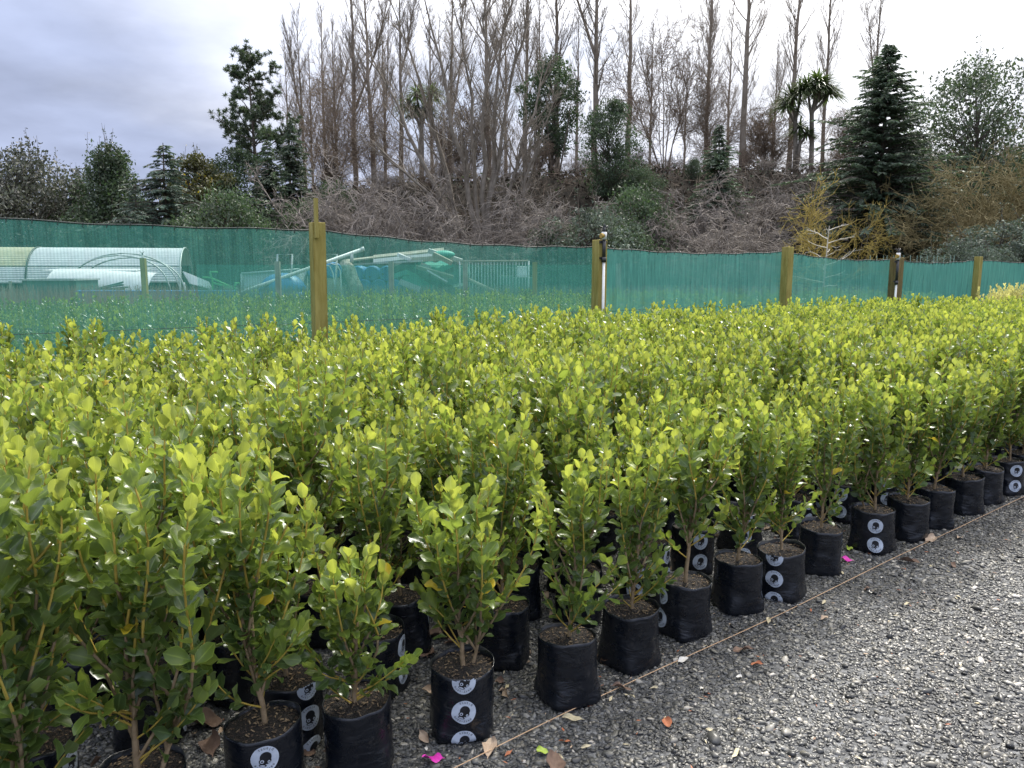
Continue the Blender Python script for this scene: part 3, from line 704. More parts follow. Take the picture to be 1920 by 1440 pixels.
cabbage(1522, 300, 52, [(1512, 165, 1.1, 1521, 215), (1530, 156, 1.1, 1522, 213), (1546, 158, 1.1, 1523, 213), (1560, 172, 1.0, 1523, 210), (1538, 165, 1.0, 1523, 213)], 'slim cabbage tree with a broad arched crown beside its stouter twin', 2)
cabbage(790, 340, 54, [(782, 178, 1.0, 790, 230), (766, 196, 0.9, 789, 235), (812, 176, 0.9, 791, 225), (800, 208, 0.8, 790, 240), (780, 212, 0.8, 790, 245)], 'cabbage tree with ragged heads seen through the vase-shaped bare tree', 3)

# undergrowth that covers the bank: dead stalks, brambles, ferns
ug = NB(); g = np.random.default_rng(8); rng = random.Random(8)
n = 34000
X = g.uniform(-19, 46, n); Yv = g.uniform(39.5, 53.5, n)
Z = np.array([terrain(a, b) for a, b in zip(X, Yv)])
P = np.stack([X, Yv, Z + 0.45 * g.random(n) ** 1.5], axis=1)
A = rand_unit(g, n) * 0.16; B = np.cross(rand_unit(g, n), A) * 0.55
ug.diamonds(P[:14000], A[:14000], B[:14000], 0)
A2 = rand_unit(g, 20000); A2[:, 2] = np.abs(A2[:, 2]); A2 *= 0.6 * g.uniform(0.5, 1.5, (20000, 1)); B2 = np.cross(A2, rand_unit(g, 20000)); B2 *= 0.013 / np.maximum(np.linalg.norm(B2, axis=1, keepdims=True), 1e-6)
ug.diamonds(P[14000:] + np.array([0, 0, 0.2]), A2, B2, 1)
A3 = rand_unit(g, 3500) * 0.13; B3 = np.cross(rand_unit(g, 3500), A3) * 0.5
ug.diamonds(P[:3500] + np.array([0.3, 0, 0.15]), A3, B3, 2)
tag(obj('undergrowth', ug.mesh('undergrowth', [basic('dead_leaf', (0.025, 0.020, 0.013), (0.07, 0.055, 0.037), 0.9, 1.0), M['twig_brown'], M['leaf_dark']])),
    'dark tangle of dead stalks and ferns covering the bank', 'undergrowth', kind='stuff')
# ================================================================ shade-net fence
def net_mat(name, col, opac, lines=260.0):
    m, N, L = new_mat(name)
    out = nd(N, 'ShaderNodeOutputMaterial'); ms = nd(N, 'ShaderNodeMixShader')
    tp = nd(N, 'ShaderNodeBsdfTransparent', {'Color': (0.80, 0.95, 0.93, 1)})
    df = nd(N, 'ShaderNodeBsdfDiffuse'); tl = nd(N, 'ShaderNodeBsdfTranslucent')
    m2 = nd(N, 'ShaderNodeMixShader', {'Fac': 0.5}); L.new(df.outputs[0], m2.inputs[1]); L.new(tl.outputs[0], m2.inputs[2])
    tc = nd(N, 'ShaderNodeTexCoord'); uv = nd(N, 'ShaderNodeUVMap', uv_map='UVMap')
    mp = nd(N, 'ShaderNodeMapping', {'Scale': (6.0, 0.35, 1.0)}); L.new(uv.outputs[0], mp.inputs[0])
    nz = nd(N, 'ShaderNodeTexNoise', {'Scale': 4.0, 'Detail': 6, 'Roughness': 0.7}); L.new(mp.outputs[0], nz.inputs['Vector'])
    mr = nd(N, 'ShaderNodeMapRange', {'From Min': 0.3, 'From Max': 0.7, 'To Min': 0.68, 'To Max': 1.3}); L.new(nz.outputs['Fac'], mr.inputs['Value'])
    hs = nd(N, 'ShaderNodeHueSaturation', {'Color': c4(col)}); L.new(mr.outputs[0], hs.inputs['Value'])
    L.new(hs.outputs[0], df.inputs['Color']); L.new(hs.outputs[0], tl.inputs['Color'])
    # knitted rows: threads run up and down
    sx = nd(N, 'ShaderNodeSeparateXYZ'); L.new(uv.outputs[0], sx.inputs[0])
    mu = nd(N, 'ShaderNodeMath', {1: lines}, operation='MULTIPLY'); L.new(sx.outputs['X'], mu.inputs[0])
    sn = nd(N, 'ShaderNodeMath', operation='SINE'); L.new(mu.outputs[0], sn.inputs[0])
    op = nd(N, 'ShaderNodeMath', {1: 0.045, 2: opac}, operation='MULTIPLY_ADD'); L.new(sn.outputs[0], op.inputs[0])
    n3 = nd(N, 'ShaderNodeTexNoise', {'Scale': 1.2, 'Detail': 3}); L.new(uv.outputs[0], n3.inputs['Vector'])
    ad = nd(N, 'ShaderNodeMath', {1: 0.16, 2: -0.08}, operation='MULTIPLY_ADD'); L.new(n3.outputs['Fac'], ad.inputs[0])
    sm = nd(N, 'ShaderNodeMath', operation='ADD'); L.new(op.outputs[0], sm.inputs[0]); L.new(ad.outputs[0], sm.inputs[1])
    L.new(sm.outputs[0], ms.inputs['Fac']); L.new(tp.outputs[0], ms.inputs[1]); L.new(m2.outputs[0], ms.inputs[2])
    L.new(ms.outputs[0], out.inputs['Surface'])
    return m
M['net'] = net_mat('shade_net', (0.070, 0.240, 0.208), 0.53)
M['net_dense'] = net_mat('shade_net_dense', (0.080, 0.265, 0.235), 0.74)
M['net_far'] = net_mat('shade_net_far', (0.045, 0.22, 0.18), 0.34)
M['wire'] = basic('hem_wire', (0.02, 0.03, 0.028), (0.05, 0.06, 0.055), 0.6, 10)
M['white_plastic'] = basic('white_plastic', (0.62, 0.62, 0.60), (0.72, 0.72, 0.70), 0.4, 6)
M['black_plastic'] = basic('black_plastic', (0.02, 0.02, 0.021), (0.04, 0.04, 0.042), 0.4, 6)
M['brass'] = basic('brass', (0.42, 0.27, 0.06), (0.52, 0.36, 0.12), 0.4, 10, metal=0.7)

F0, FS = Vector((-1.9, 7.4)), 0.64                     # the fence line on the ground: a point and its slope
def fence_y(x): return F0.y + FS * (x - F0.x)
def fence_hit(px):
    """where the vertical plane of a photo column meets the fence"""
    k = (px - 960) / FPX
    # horizontal depth: camera-space depth differs slightly from y; take the ray at mid height
    d = ray(px, 520); k = d.x / d.y
    y = (F0.y - FS * F0.x) / (1 - FS * k)
    return Vector((k * y, y, 0))
fence_dir = Vector((1, FS, 0)).normalized(); fang = math.atan2(FS, 1)
fence = empty('shade_net_fence', fence_hit(590), 0, 'green see-through shade-net fence on timber posts behind the bed of shrubs', 'fence')
fo = fence.location.copy()
def fence_obj(name, mesh):
    return obj(name, mesh, fence, -fo)                  # meshes are made in world space, then hung on the fence
def post_mesh(p, top, w, d, mat, lean=(0, 0)):
    bm = bmesh.new()
    c, s = math.cos(fang), math.sin(fang)
    for k, (z, f) in enumerate(((-0.3, 1.0), (top - 0.006, 1.0), (top, 0.93))):
        lx, ly = lean[0] * z, lean[1] * z
        for a, b in ((-1, -1), (1, -1), (1, 1), (-1, 1)):
            u, v = a * w / 2 * f, b * d / 2 * f
            bm.verts.new((p.x + u * c - v * s + lx, p.y + u * s + v * c + ly, z))
    bm.verts.ensure_lookup_table(); V = bm.verts
    for k in range(2):
        for i in range(4):
            j = (i + 1) % 4; bm.faces.new((V[4 * k + i], V[4 * k + j], V[4 * k + 4 + j], V[4 * k + 4 + i]))
    bm.faces.new(V[8:12])
    m = bpy.data.meshes.new('post'); bm.to_mesh(m); bm.free(); m.materials.append(mat)
    return m
# post columns, their tops and the net's top left and right of each, in photo pixels
posts = [(-560, None, None, 0.11), (589, 418, 431, 0.12), (1116, 450, 463, 0.125), (1467, 463, 472, 0.115), (1670, 483, 487, 0.15), (1825, 481, 488, 0.10), (2140, None, None, 0.11)]
pp = []
for px, yt, yn, w in posts:
    p = fence_hit(px)
    zt = at(px, yt, p.y).z if yt else None
    zn = at(px, yn, p.y).z if yn else None
    pp.append([p, zt, zn, w])
zn0 = at(0, 408, fence_hit(0).y).z
_t = (fence_hit(0) - pp[1][0]).length / (pp[0][0] - pp[1][0]).length
pp[0][2] = pp[1][2] + (zn0 + 0.045 - pp[1][2]) / _t; pp[0][1] = pp[0][2] + 0.1; pp[-1][2] = pp[-2][2] - 0.02; pp[-1][1] = pp[-1][2] + 0.06
nrmf = Vector((-math.sin(fang), math.cos(fang), 0))
for k, (p, zt, zn, w) in enumerate(pp):
    fence_obj('post', post_mesh(p - nrmf * (w * 0.5 + 0.012), zt, w, w, M['wood_post_dark'] if k == 4 else M['wood_post'], (0.012 if k == 1 else 0.0, 0)))
for k in range(len(pp) - 1):
    a, b = pp[k], pp[k + 1]; n, rows = 48, 6
    V, F, U = [], [], []
    L0 = (b[0] - a[0]).length
    for j in range(rows + 1):
        for i in range(n + 1):
            t = i / n; q = a[0].lerp(b[0], t)
            top = a[2] + (b[2] - a[2]) * t - 0.05 * math.sin(math.pi * t) + 0.006 * math.sin(t * 31 + k)
            z = 0.12 + (top - 0.12) * j / rows
            q = q + nrmf * (0.012 * math.sin(t * 9 + j * 0.7 + k) + 0.012 * mnoise.noise(Vector((t * L0 * 2.2, j * 0.4, k))))
            V.append((q.x, q.y, z)); 
    for j in range(rows):
        for i in range(n):
            F.append((j * (n + 1) + i, j * (n + 1) + i + 1, (j + 1) * (n + 1) + i + 1, (j + 1) * (n + 1) + i))
    for f in F:
        for v in f: U.append(((v % (n + 1)) / n * L0 + k * 3.7, V[v][2]))
    fence_obj('net_panel', fast_mesh('net_panel', V, F, [M['net_dense'] if k >= 2 else M['net']], uv=U))
    topv = [Vector(V[rows * (n + 1) + i]) + Vector((0, 0, 0.0)) for i in range(n + 1)]
    nbw = NB(); nbw.tube(topv, 0.006, 5)
    for i in range(2, n, 2):                            # stitches of the hem
        if i % 1 == 0: nbw.tube([topv[i] + Vector((0, -0.004, -0.03)), topv[i] + Vector((0.01, -0.004, 0.012))], 0.0035, 4)
    fence_obj('top_wire', nbw.mesh('top_wire', M['wire']))
    low = [Vector((V[i][0], V[i][1], 1.02)) - nrmf * 0.015 for i in range(n + 1)]
    nbw = NB(); nbw.tube(low, 0.0022, 4); fence_obj('lower_wire', nbw.mesh('lower_wire', M['wire']))
s = at(600, 378, pp[1][0].y); mb = MB()
mb.box((s.x - 0.008, s.y - 0.14, s.z - 0.16), (0.03, 0.045, 0.36), (0, 0.02, fang))
fence_obj('stake', mb.mesh('stake', M['wood_post']))

def sprinkler(px, ytop, ybody, ypost, ypipe, label):
    p = fence_hit(px) - nrmf * 0.165
    z = lambda y: at(px, y, p.y).z
    t = empty('sprinkler', (p.x, p.y, 0), fang, label, 'sprinkler', 'sprinklers on fence posts')
    mb = MB(); mb.tube([(0, 0, 0), (0, 0, z(ypipe))], 0.016, 10); obj('riser_pipe', mb.mesh('riser_pipe', M['white_plastic']), t)
    mb = MB(); mb.tube([(0, 0, z(ypipe) - 0.01), (0, 0, z(ypost))], 0.02, 10); mb.box((0, 0.02, z(ypipe) + 0.02), (0.09, 0.012, 0.025)); mb.box((0, 0.02, z(ypost) - 0.03), (0.1, 0.012, 0.03))
    mb.tube([(0, 0, z(ypipe) - 0.03), (0, 0, z(ypipe) + 0.03)], 0.028, 10)
    obj('upper_pipe', mb.mesh('upper_pipe', M['black_plastic']), t)
    mb = MB(); mb.tube([(0, 0, z(ypost)), (0, 0, z(ybody))], 0.03, 10); obj('fitting', mb.mesh('fitting', M['white_plastic']), t)
    mb = MB(); mb.tube([(-0.05, 0, (z(ypost) + z(ybody)) / 2), (-0.01, 0, (z(ypost) + z(ybody)) / 2)], 0.03, 10); obj('valve', mb.mesh('valve', M['brass']), t)
    zb, zt = z(ybody), z(ytop); h = zt - zb; mb = MB()
    mb.tube([(0, 0, zb - 0.01), (0, 0, zb + h * 0.55)], 0.017, 8)
    mb.tube([(-0.09, 0, zb + h * 0.78), (-0.02, 0, zb + h * 0.5), (0.02, 0, zb + h * 0.55), (0.05, 0, zb + h * 0.8)], 0.008, 6)
    mb.tube([(0, 0, zb + h * 0.5), (0, 0, zt)], 0.01, 6); mb.box((0.015, 0, zb + h * 0.62), (0.05, 0.02, h * 0.2))
    obj('spray_head', mb.mesh('spray_head', M['black_plastic']), t)
    return t
sprinkler(1115, 420, 435, 449, 487, 'sprinkler with brass valve on white riser pipe fixed to a fence post')
sprinkler(1663, 465, 474, 487, 530, 'small black and white sprinkler on the wide dark fence post')

# ================================================================ the yard seen through the net
M['roof_old'] = basic('roof_yellowed', (0.48, 0.45, 0.28), (0.60, 0.56, 0.40), 0.5, 3.0)
M['roof_clear'] = basic('roof_pale', (0.62, 0.62, 0.64), (0.75, 0.75, 0.76), 0.45, 3.0)
M['dark_gap'] = basic('shade_and_dark_scrap', (0.02, 0.03, 0.028), (0.05, 0.06, 0.055), 0.9, 3.0)  # near-black: painted shade of the tunnel opening, also dark scrap pieces
M['blue_plastic'] = basic('blue_plastic', (0.03, 0.16, 0.42), (0.05, 0.22, 0.50), 0.45, 4.0, rnd=0.15)
M['steel'] = basic('steel', (0.40, 0.42, 0.42), (0.52, 0.54, 0.54), 0.5, 5.0, metal=0.3)
M['green_paint'] = basic('green_paint', (0.10, 0.40, 0.10), (0.14, 0.48, 0.14), 0.5, 5.0)
M['bin_green'] = basic('bin_green', (0.06, 0.13, 0.11), (0.10, 0.18, 0.16), 0.6, 5.0)
M['pile_wood'] = basic('pile_wood', (0.30, 0.27, 0.20), (0.45, 0.42, 0.34), 0.8, 5.0, rnd=0.25)
M['camo'] = basic('patterned_cloth', (0.10, 0.10, 0.07), (0.45, 0.40, 0.33), 0.9, 9.0, detail=2)
M['tarp'] = basic('green_tarp', (0.05, 0.30, 0.22), (0.08, 0.40, 0.30), 0.6, 4.0)

# polytunnel
TA = rad(16); tun_end = at(347, 466, 34.0); tun = empty('polytunnel', (tun_end.x, 34.0, 0), TA, 'long pale barrel-roofed polytunnel with one yellowed half, seen through the net', 'polytunnel')
tr_, th_ = 2.35, at(347, 466, 34.0).z
def tunnel_strip(x0, x1, a0, a1, n, mat, name, ribs=True):
    nb = NB(); rows = []
    for i in range(n + 1):
        a = a0 + (a1 - a0) * i / n
        rr = 1.0 + (0.006 if i % 2 else -0.006 if ribs else 0)
        rows.append((-tr_ * math.cos(a) * rr, th_ * math.sin(a) ** 0.72 * rr if a > 0 else 0))
    V = []; F = []
    for i, (y, z) in enumerate(rows): V += [(x0, y, z), (x1, y, z)]
    for i in range(n): F.append((2 * i, 2 * i + 1, 2 * i + 3, 2 * i + 2))
    nb.add(V, F); return obj(name, nb.mesh(name, mat, smooth=False), tun)
A0 = 0.28
split = -5.6
tunnel_strip(split, 0, 0.62, 2.5, 60, M['roof_clear'], 'roof_sheet'); tunnel_strip(-22, split, 0.62, 2.5, 60, M['roof_old'], 'roof_sheet')
tunnel_strip(split, 0.05, A0, 0.60, 14, M['roof_clear'], 'side_sheet'); tunnel_strip(-22, split, A0, 0.60, 14, M['roof_clear'], 'side_sheet')
for x in (0.0, split, -11, -16.5, -22):
    mb = MB(); mb.tube([(x, -tr_ * 1.012 * math.cos(a), th_ * 1.012 * max(0, math.sin(a)) ** 0.72) for a in np.linspace(0, math.pi, 24)], 0.035, 6)
    obj('hoop', mb.mesh('hoop', M['black_plastic'] if x == split else M['steel']), tun)
for x in np.arange(-20.5, 0, 2.4):
    mb = MB(); mb.box((x, -tr_ * 0.99, 0.5), (0.09, 0.09, 1.0)); obj('side_post', mb.mesh('side_post', M['wood_grey']), tun)
mb = MB(); mb.box((-11, -tr_ * 0.4, 0.62), (21.8, 0.05, 1.24)); obj('open_side_shade', mb.mesh('open_side_shade', M['dark_gap']), tun)  # dark sheet standing in for the shade inside the open side
mb = MB(); mb.box((-14.0, -tr_ * 1.0, 0.30), (16.0, 0.08, 0.6)); obj('base_board', mb.mesh('base_board', M['wood_grey']), tun)

# bare hoops of a second tunnel
hoops = empty('bare_hoop_frame', at(232, 545, 29.5) * Vector((1, 1, 0)) if False else (at(232, 545, 29.5).x, 29.5, 0), 0, 'bare bent steel hoops of an uncovered tunnel before the polytunnel', 'hoop frame')
ho = hoops.location.copy()
for cx, cy, wx, hy, dz in ((232, 545, 108, 70, 0.0), (246, 545, 104, 62, 0.35), (222, 545, 100, 66, -0.4)):
    pts = []
    for a in np.linspace(0, math.pi, 22):
        q = at(cx - wx * math.cos(a), cy - hy * math.sin(a), 29.5 + dz); q.z = max(q.z - (0.7 * (1 - math.sin(a)) ** 3), 0.0); pts.append(q - ho)
    pts[0].z = pts[-1].z = -0.02
    mb = MB(); mb.tube(pts, 0.028, 6); obj('hoop', mb.mesh('hoop', M['steel']), hoops)

def world_thing(name, cx, Y, label, cat, group=None):
    p = at(cx, 540, Y); return empty(name, (p.x, Y, 0), 0, label, cat, group)
def cor_sheet(x0, x1, y0, y1, Y, bulge, cell, mat, nseg=44):
    """a bent corrugated sheet standing on the ground; photo box x0..x1, y0..y1 at depth Y"""
    nb = NB(); V = []; F = []; rows = 10
    for i in range(nseg + 1):
        t = i / nseg
        for j in range(rows + 1):
            s_ = j / rows; px = x0 + (x1 - x0) * t
            q = at(px, y1, Y); top = at(px, y0 + (y1 - y0) * 0.15 * t * t, Y).z
            z = top * math.sin(s_ * math.pi / 2)
            V.append((q.x, Y - bulge * math.cos(s_ * math.pi / 2) + (0.02 if i % 2 else -0.02), z))
    for i in range(nseg):
        for j in range(rows): F.append((i * (rows + 1) + j, (i + 1) * (rows + 1) + j, (i + 1) * (rows + 1) + j + 1, i * (rows + 1) + j + 1))
    nb.add(V, F); return nb
def put(nb_or_mb, name, mat, t):
    o = obj(name, nb_or_mb.mesh(name, mat), t); o.location = -t.location; return o
t = world_thing('roof_sheet_stack', 205, 27.5, 'bent white corrugated roof sheets lying in front of the polytunnel', 'roof sheets')
put(cor_sheet(112, 300, 505, 548, 27.5, 1.1, 0, M['roof_clear']), 'curved_sheet', M['roof_clear'], t)
mb = MB(); a = at(112, 507, 28.6); b = at(285, 505, 28.6); mb.box(((a.x + b.x) / 2, 28.0, a.z + 0.02), (b.x - a.x, 1.2, 0.03), (0.05, 0, 0)); put(mb, 'top_sheet', M['roof_clear'], t)
t = world_thing('leaning_roof_sheet', 372, 28.5, 'narrow corrugated sheet leaning at the open end of the polytunnel', 'roof sheet')
mb = MB()
for i in range(9):
    a = at(343 + i * 1.5, 510 + i * 2.6, 28.5 - i * 0.02); b = at(392 + i * 0.9, 530 + i * 1.6, 28.5 - i * 0.02)
    mb.tube([a, b], 0.03, 6)
a = at(345, 530, 28.5); mb.tube([Vector((a.x, 28.6, 0)), a], 0.04, 6); a = at(392, 536, 28.5); mb.tube([Vector((a.x, 28.6, 0)), a], 0.04, 6)
put(mb, 'sheet', M['roof_clear'], t)
# open bin
t = world_thing('open_bin', 92, 25.0, 'open-topped dark green bin standing before the pale polytunnel', 'bin')
a = at(42, 526, 25.0); b = at(140, 532, 25.0); W_ = b.x - a.x; zt = a.z
cx = (a.x + b.x) / 2
mb = MB(); mb.box((cx, 25.0, zt / 2), (W_, 0.05, zt)); mb.box((cx, 26.4, zt / 2), (W_, 0.05, zt)); mb.box((a.x, 25.7, zt / 2), (0.05, 1.35, zt - 0.004)); mb.box((b.x, 25.7, zt / 2), (0.05, 1.35, zt - 0.004)); put(mb, 'wall', M['bin_green'], t)
mb = MB(); mb.box((cx, 24.96, zt + 0.02), (W_ + 0.1, 0.1, 0.05)); mb.box((cx, 26.44, zt + 0.02), (W_ + 0.1, 0.1, 0.05)); mb.box((a.x - 0.02, 25.7, zt + 0.024), (0.1, 1.38, 0.05)); mb.box((b.x + 0.02, 25.7, zt + 0.024), (0.1, 1.38, 0.05)); put(mb, 'rim', M['steel'], t)
# low stack of dark sticks and pipes
t = world_thing('pipe_bundle', 205, 24.5, 'low bundle of dark pipes lying in front of the white roof sheets', 'pipe bundle')
mb = MB(); rng = random.Random(6)
for i in range(12):
    a = at(158 + rng.uniform(-6, 6), 541 + rng.uniform(0, 7), 24.5 + rng.uniform(-0.3, 0.3)); b = at(232 + rng.uniform(-4, 8), 538 + rng.uniform(0, 8) - (14 * rng.random() if i < 4 else 0), 24.5 + rng.uniform(-0.3, 0.3))
    mb.tube([a, b], 0.03, 6)
for x in (165, 195, 225): a = at(x, 545, 24.5); mb.box((a.x, 24.5, a.z / 2 - 0.02), (0.12, 0.7, a.z))
put(mb, 'pipes', M['bin_green'], t)
t = world_thing('blue_trough', 320, 23.5, 'long low blue trough standing at the edge of the dry grass', 'trough')
a = at(150, 547, 23.5); b = at(440, 547, 23.5); mb = MB(); mb.box(((a.x + b.x) / 2, 23.5, a.z / 2), (b.x - a.x, 0.5, a.z)); mb.box(((a.x + b.x) / 2, 23.5, a.z + 0.02), (b.x - a.x + 0.08, 0.58, 0.04)); put(mb, 'body', M['blue_plastic'], t)
# green boom implement
t = world_thing('green_boom', 415, 26, 'bright green tubular farm implement frame beside the polytunnel end', 'farm implement')
mb = MB()
for A_, B_ in (((380, 520), (398, 521)), ((395, 521), (438, 540)), ((398, 530), (440, 541)), ((396, 520), (394, 510)), ((393, 510), (408, 510)), ((438, 540), (444, 530)), ((440, 531), (449, 531)), ((420, 540), (445, 541))):
    mb.tube([at(*A_, 26), at(*B_, 26)], 0.035, 6)
for x, y in ((398, 521), (440, 541)): a = at(x, y, 26); mb.tube([Vector((a.x, 26, 0)), a], 0.03, 6)
put(mb, 'frame', M['green_paint'], t)
# pale trailer side
t = world_thing('pale_trailer', 500, 27, 'pale sided low trailer under the white pipe', 'trailer')
mb = MB(); a = at(455, 514, 27); b = at(560, 507, 27)
mb.add([(a.x, 27, 0.45), (b.x, 27, 0.45), (b.x, 27, b.z), (a.x, 27, a.z), (a.x, 28.2, 0.45), (b.x, 28.2, 0.45), (b.x, 28.2, b.z), (a.x, 28.2, a.z)], [(0, 1, 2, 3), (5, 4, 7, 6), (4, 0, 3, 7), (1, 5, 6, 2), (0, 4, 5, 1)]); put(mb, 'side', M['roof_clear'], t)
mb = MB(); mb.tube([at(453, 513, 26.95), at(562, 505, 26.95)], 0.045, 6); mb.tube([at(453, 513, 26.95), Vector((at(452, 540, 27).x, 26.95, 0))], 0.04, 6); mb.tube([at(545, 507, 26.95), Vector((at(545, 540, 27).x, 26.95, 0))], 0.04, 6); put(mb, 'rail', M['steel'], t)
for x in (480, 530):
    c = at(x, 545, 27); mb = MB(); mb.tube([(c.x, 26.85, 0.3), (c.x, 27.05, 0.3)], 0.3, 16); put(mb, 'wheel', M['black_plastic'], t)
# long white pipe
t = world_thing('leaning_white_pipe', 560, 24.0, 'long white pipe slanting up over the scrap heap', 'pipe')
a, b = at(440, 553, 24.0), at(678, 468, 25.5); d = (b - a).normalized(); g0 = a - d * (a.z / d.z)
mb = MB(); mb.tube([g0, b], 0.06, 10); mb.tube([b - d * 0.02, b + d * 0.09], 0.075, 10); put(mb, 'pipe', M['white_plastic'], t)
mb = MB(); q = b - d * 0.35; mb.tube([q, q - Vector((0, 0, 0.3))], 0.06, 10); put(mb, 'elbow', M['white_plastic'], t)
for px, lab in ((533, 'square steel loop frame standing left of the first fence post'), (617, 'square steel loop frame standing right of the first fence post')):
    t = world_thing('steel_loop', px, 26.5, lab, 'frame', 'steel loops behind the scrap heap')
    mb = MB(); c = at(px, 477, 26.5); w = 0.30
    mb.tube([(c.x - w * 1.5, 26.5, 0), (c.x - w * 0.75, 26.5, c.z), (c.x + w * 0.9, 26.5, c.z), (c.x + w * 0.4, 26.5, 0)], 0.035, 6); put(mb, 'loop', M['steel'], t)

# drums
def drum_mesh(r, L):
    mb = MB(); prof = [(0.0, r * 0.86), (0.03, r), (L * 0.3, r), (L * 0.33, r * 1.05), (L * 0.36, r), (L * 0.64, r), (L * 0.67, r * 1.05), (L * 0.7, r), (L - 0.03, r), (L, r * 0.86)]
    n = 20; V = []; F = []
    for y, q in prof:
        for i in range(n): V.append((q * math.cos(i * 6.2832 / n), y, q * math.sin(i * 6.2832 / n)))
    for j in range(len(prof) - 1):
        for i in range(n): F.append((j * n + i, (j + 1) * n + i, (j + 1) * n + (i + 1) % n, j * n + (i + 1) % n))
    mb.add(V, F, 0, True)
    V = [(r * 0.86 * math.cos(i * 6.2832 / n), 0.02, r * 0.86 * math.sin(i * 6.2832 / n)) for i in range(n)]; mb.add(V, [tuple(range(n))])
    V = [(r * 0.86 * math.cos(i * 6.2832 / n), L - 0.02, r * 0.86 * math.sin(i * 6.2832 / n)) for i in range(n)]; mb.add(V, [tuple(reversed(range(n)))])
    mb.tube([(0.1, -0.015, 0.1), (0.1, 0.03, 0.1)], 0.035, 8, 1)
    return mb.mesh('drum', [M['blue_plastic'], M['black_plastic']])
DM = drum_mesh(0.29, 0.88)
dg = 'blue drums in the scrap heap'
for row, (z, ks) in enumerate(((0.29, (0, 1, 2, 3)), (0.79, (0, 1, 2)), (1.29, (0, 1, 2)))):
    for k in ks:
        c = at(667 + 28 * (k + 0.5 * (row % 2)), 520, 29.5)
        o = obj('blue_drum', DM, None, (c.x, 29.5 + 0.1 * row, z), (0, 0.9 * k + row, rad(random.Random(k + 9 * row).uniform(-8, 8))))
        tag(o, ['blue plastic drum on its side at the bottom of the heap', 'blue plastic drum on its side in the middle layer of the heap', 'blue plastic drum on its side on top of the heap'][row], 'drum', dg)
for px, yy, lab in ((602, 512, 'blue drum lying beside the first fence post'), (627, 507, 'blue drum lying under two white bent hoops')):
    c = at(px, yy, 27.5); o = obj('blue_drum', DM, None, (c.x, 27.5, c.z), (0, 0.4, 0.5)); tag(o, lab, 'drum', dg)
    mb = MB(); mb.box((0, 0.4, (-c.z - 0.27) / 2 - 0.0), (0.5, 0.7, c.z - 0.25)); o2 = obj('crate_stand', mb.mesh('crate_stand', M['pile_wood']), None, (c.x, 27.5, c.z - 0.01), (0, 0, 0.5)); tag(o2, 'timber crate stand under the ' + lab, 'stand')
# upturned blue tank
bm = bmesh.new(); bmesh.ops.create_uvsphere(bm, u_segments=24, v_segments=12, radius=1.0)
for v in bm.verts:
    v.co.x *= 0.75; v.co.y *= 0.75; v.co.z = max(v.co.z, -0.02) * 0.62 + (0.0 if v.co.z <= 0 else 0.0)
me = bpy.data.meshes.new('tank'); bm.to_mesh(me); bm.free(); me.materials.append(M['blue_plastic'])
for p in me.polygons: p.use_smooth = True
c = at(530, 530, 25.0); t = empty('upturned_blue_tank', (c.x, 25, 0), 0, 'upturned bright blue plastic tank under the white pipe', 'tank'); obj('shell', me, t, (0, 0, c.z - 0.3))
mb = MB(); mb.tube([(0, 0, 0), (0, 0, c.z - 0.28)], 0.76, 24); obj('wall', mb.mesh('tank_wall', M['blue_plastic']), t)
t = world_thing('wrapped_roll', 655, 28.6, 'patterned cloth roll leaning on the blue drums', 'cloth roll')
mb = MB(); a = at(646, 492, 28.9); b = at(668, 538, 28.4); mb.tube([a, a.lerp(b, 0.3) + Vector((0.03, 0, 0)), a.lerp(b, 0.7), b, Vector((b.x + 0.15, 28.2, 0))], [0.2, 0.25, 0.22, 0.24, 0.22], 12); put(mb, 'roll', M['camo'], t)
t = world_thing('bent_hoops', 625, 26.8, 'two thin white bent hoops standing before the blue drums', 'hoops')
mb = MB()
for P_ in (((604, 496), (618, 499), (624, 512), (629, 538), (631, 552)), ((620, 494), (632, 497), (638, 508), (640, 540), (640, 552))):
    q = [at(x, y, 26.8) for x, y in P_]; mb.tube(q + [Vector((q[-1].x, 26.8, 0))], 0.022, 6)
put(mb, 'hoops', M['white_plastic'], t)
# timber and pipes thrown over the heap
t = world_thing('scrap_heap', 770, 30, 'heap of timber, bent sheets and pipes piled over the drums', 'scrap heap')
mb = MB(); c = at(800, 515, 30.5)
for k, (x0, y0, x1, y1, Y) in enumerate(((640, 497, 792, 489, 29.2), (648, 489, 700, 483, 29.0), (700, 482, 832, 468, 29.6), (700, 490, 830, 477, 30.0), (752, 480, 842, 471, 30.4), (768, 488, 850, 482, 29.4), (803, 470, 866, 490, 29.4), (812, 476, 848, 494, 29.0), (780, 500, 850, 520, 29.2), (800, 508, 838, 530, 28.8), (846, 486, 870, 497, 29.1))):
    put_a, put_b = at(x0, y0, Y), at(x1, y1, Y); d = put_b - put_a
    m2 = MB(); m2.box((0, 0, 0), (d.length, 0.18, 0.06)); o = obj('plank', m2.mesh('plank', M['pile_wood'] if k % 3 else M['steel']), t)
    o.location = (put_a + put_b) / 2 - t.location; o.rotation_euler = (0.3 * k, -math.asin(d.z / d.length), math.atan2(d.y, d.x))
mb = MB(); rng = random.Random(2)
for k in range(26):
    x = rng.uniform(742, 868); top = 486 + abs(x - 800) * 0.28; y = rng.uniform(top, 545); q = at(x, y, 30.3 + rng.uniform(-0.5, 0.8)); q.z = max(0.1, q.z)
    mb.box(q, (rng.uniform(0.4, 1.3), rng.uniform(0.3, 0.8), rng.uniform(0.15, 0.45)), (rng.uniform(-0.4, 0.4), rng.uniform(-0.5, 0.5), rng.uniform(-0.6, 0.6)), k % 4)
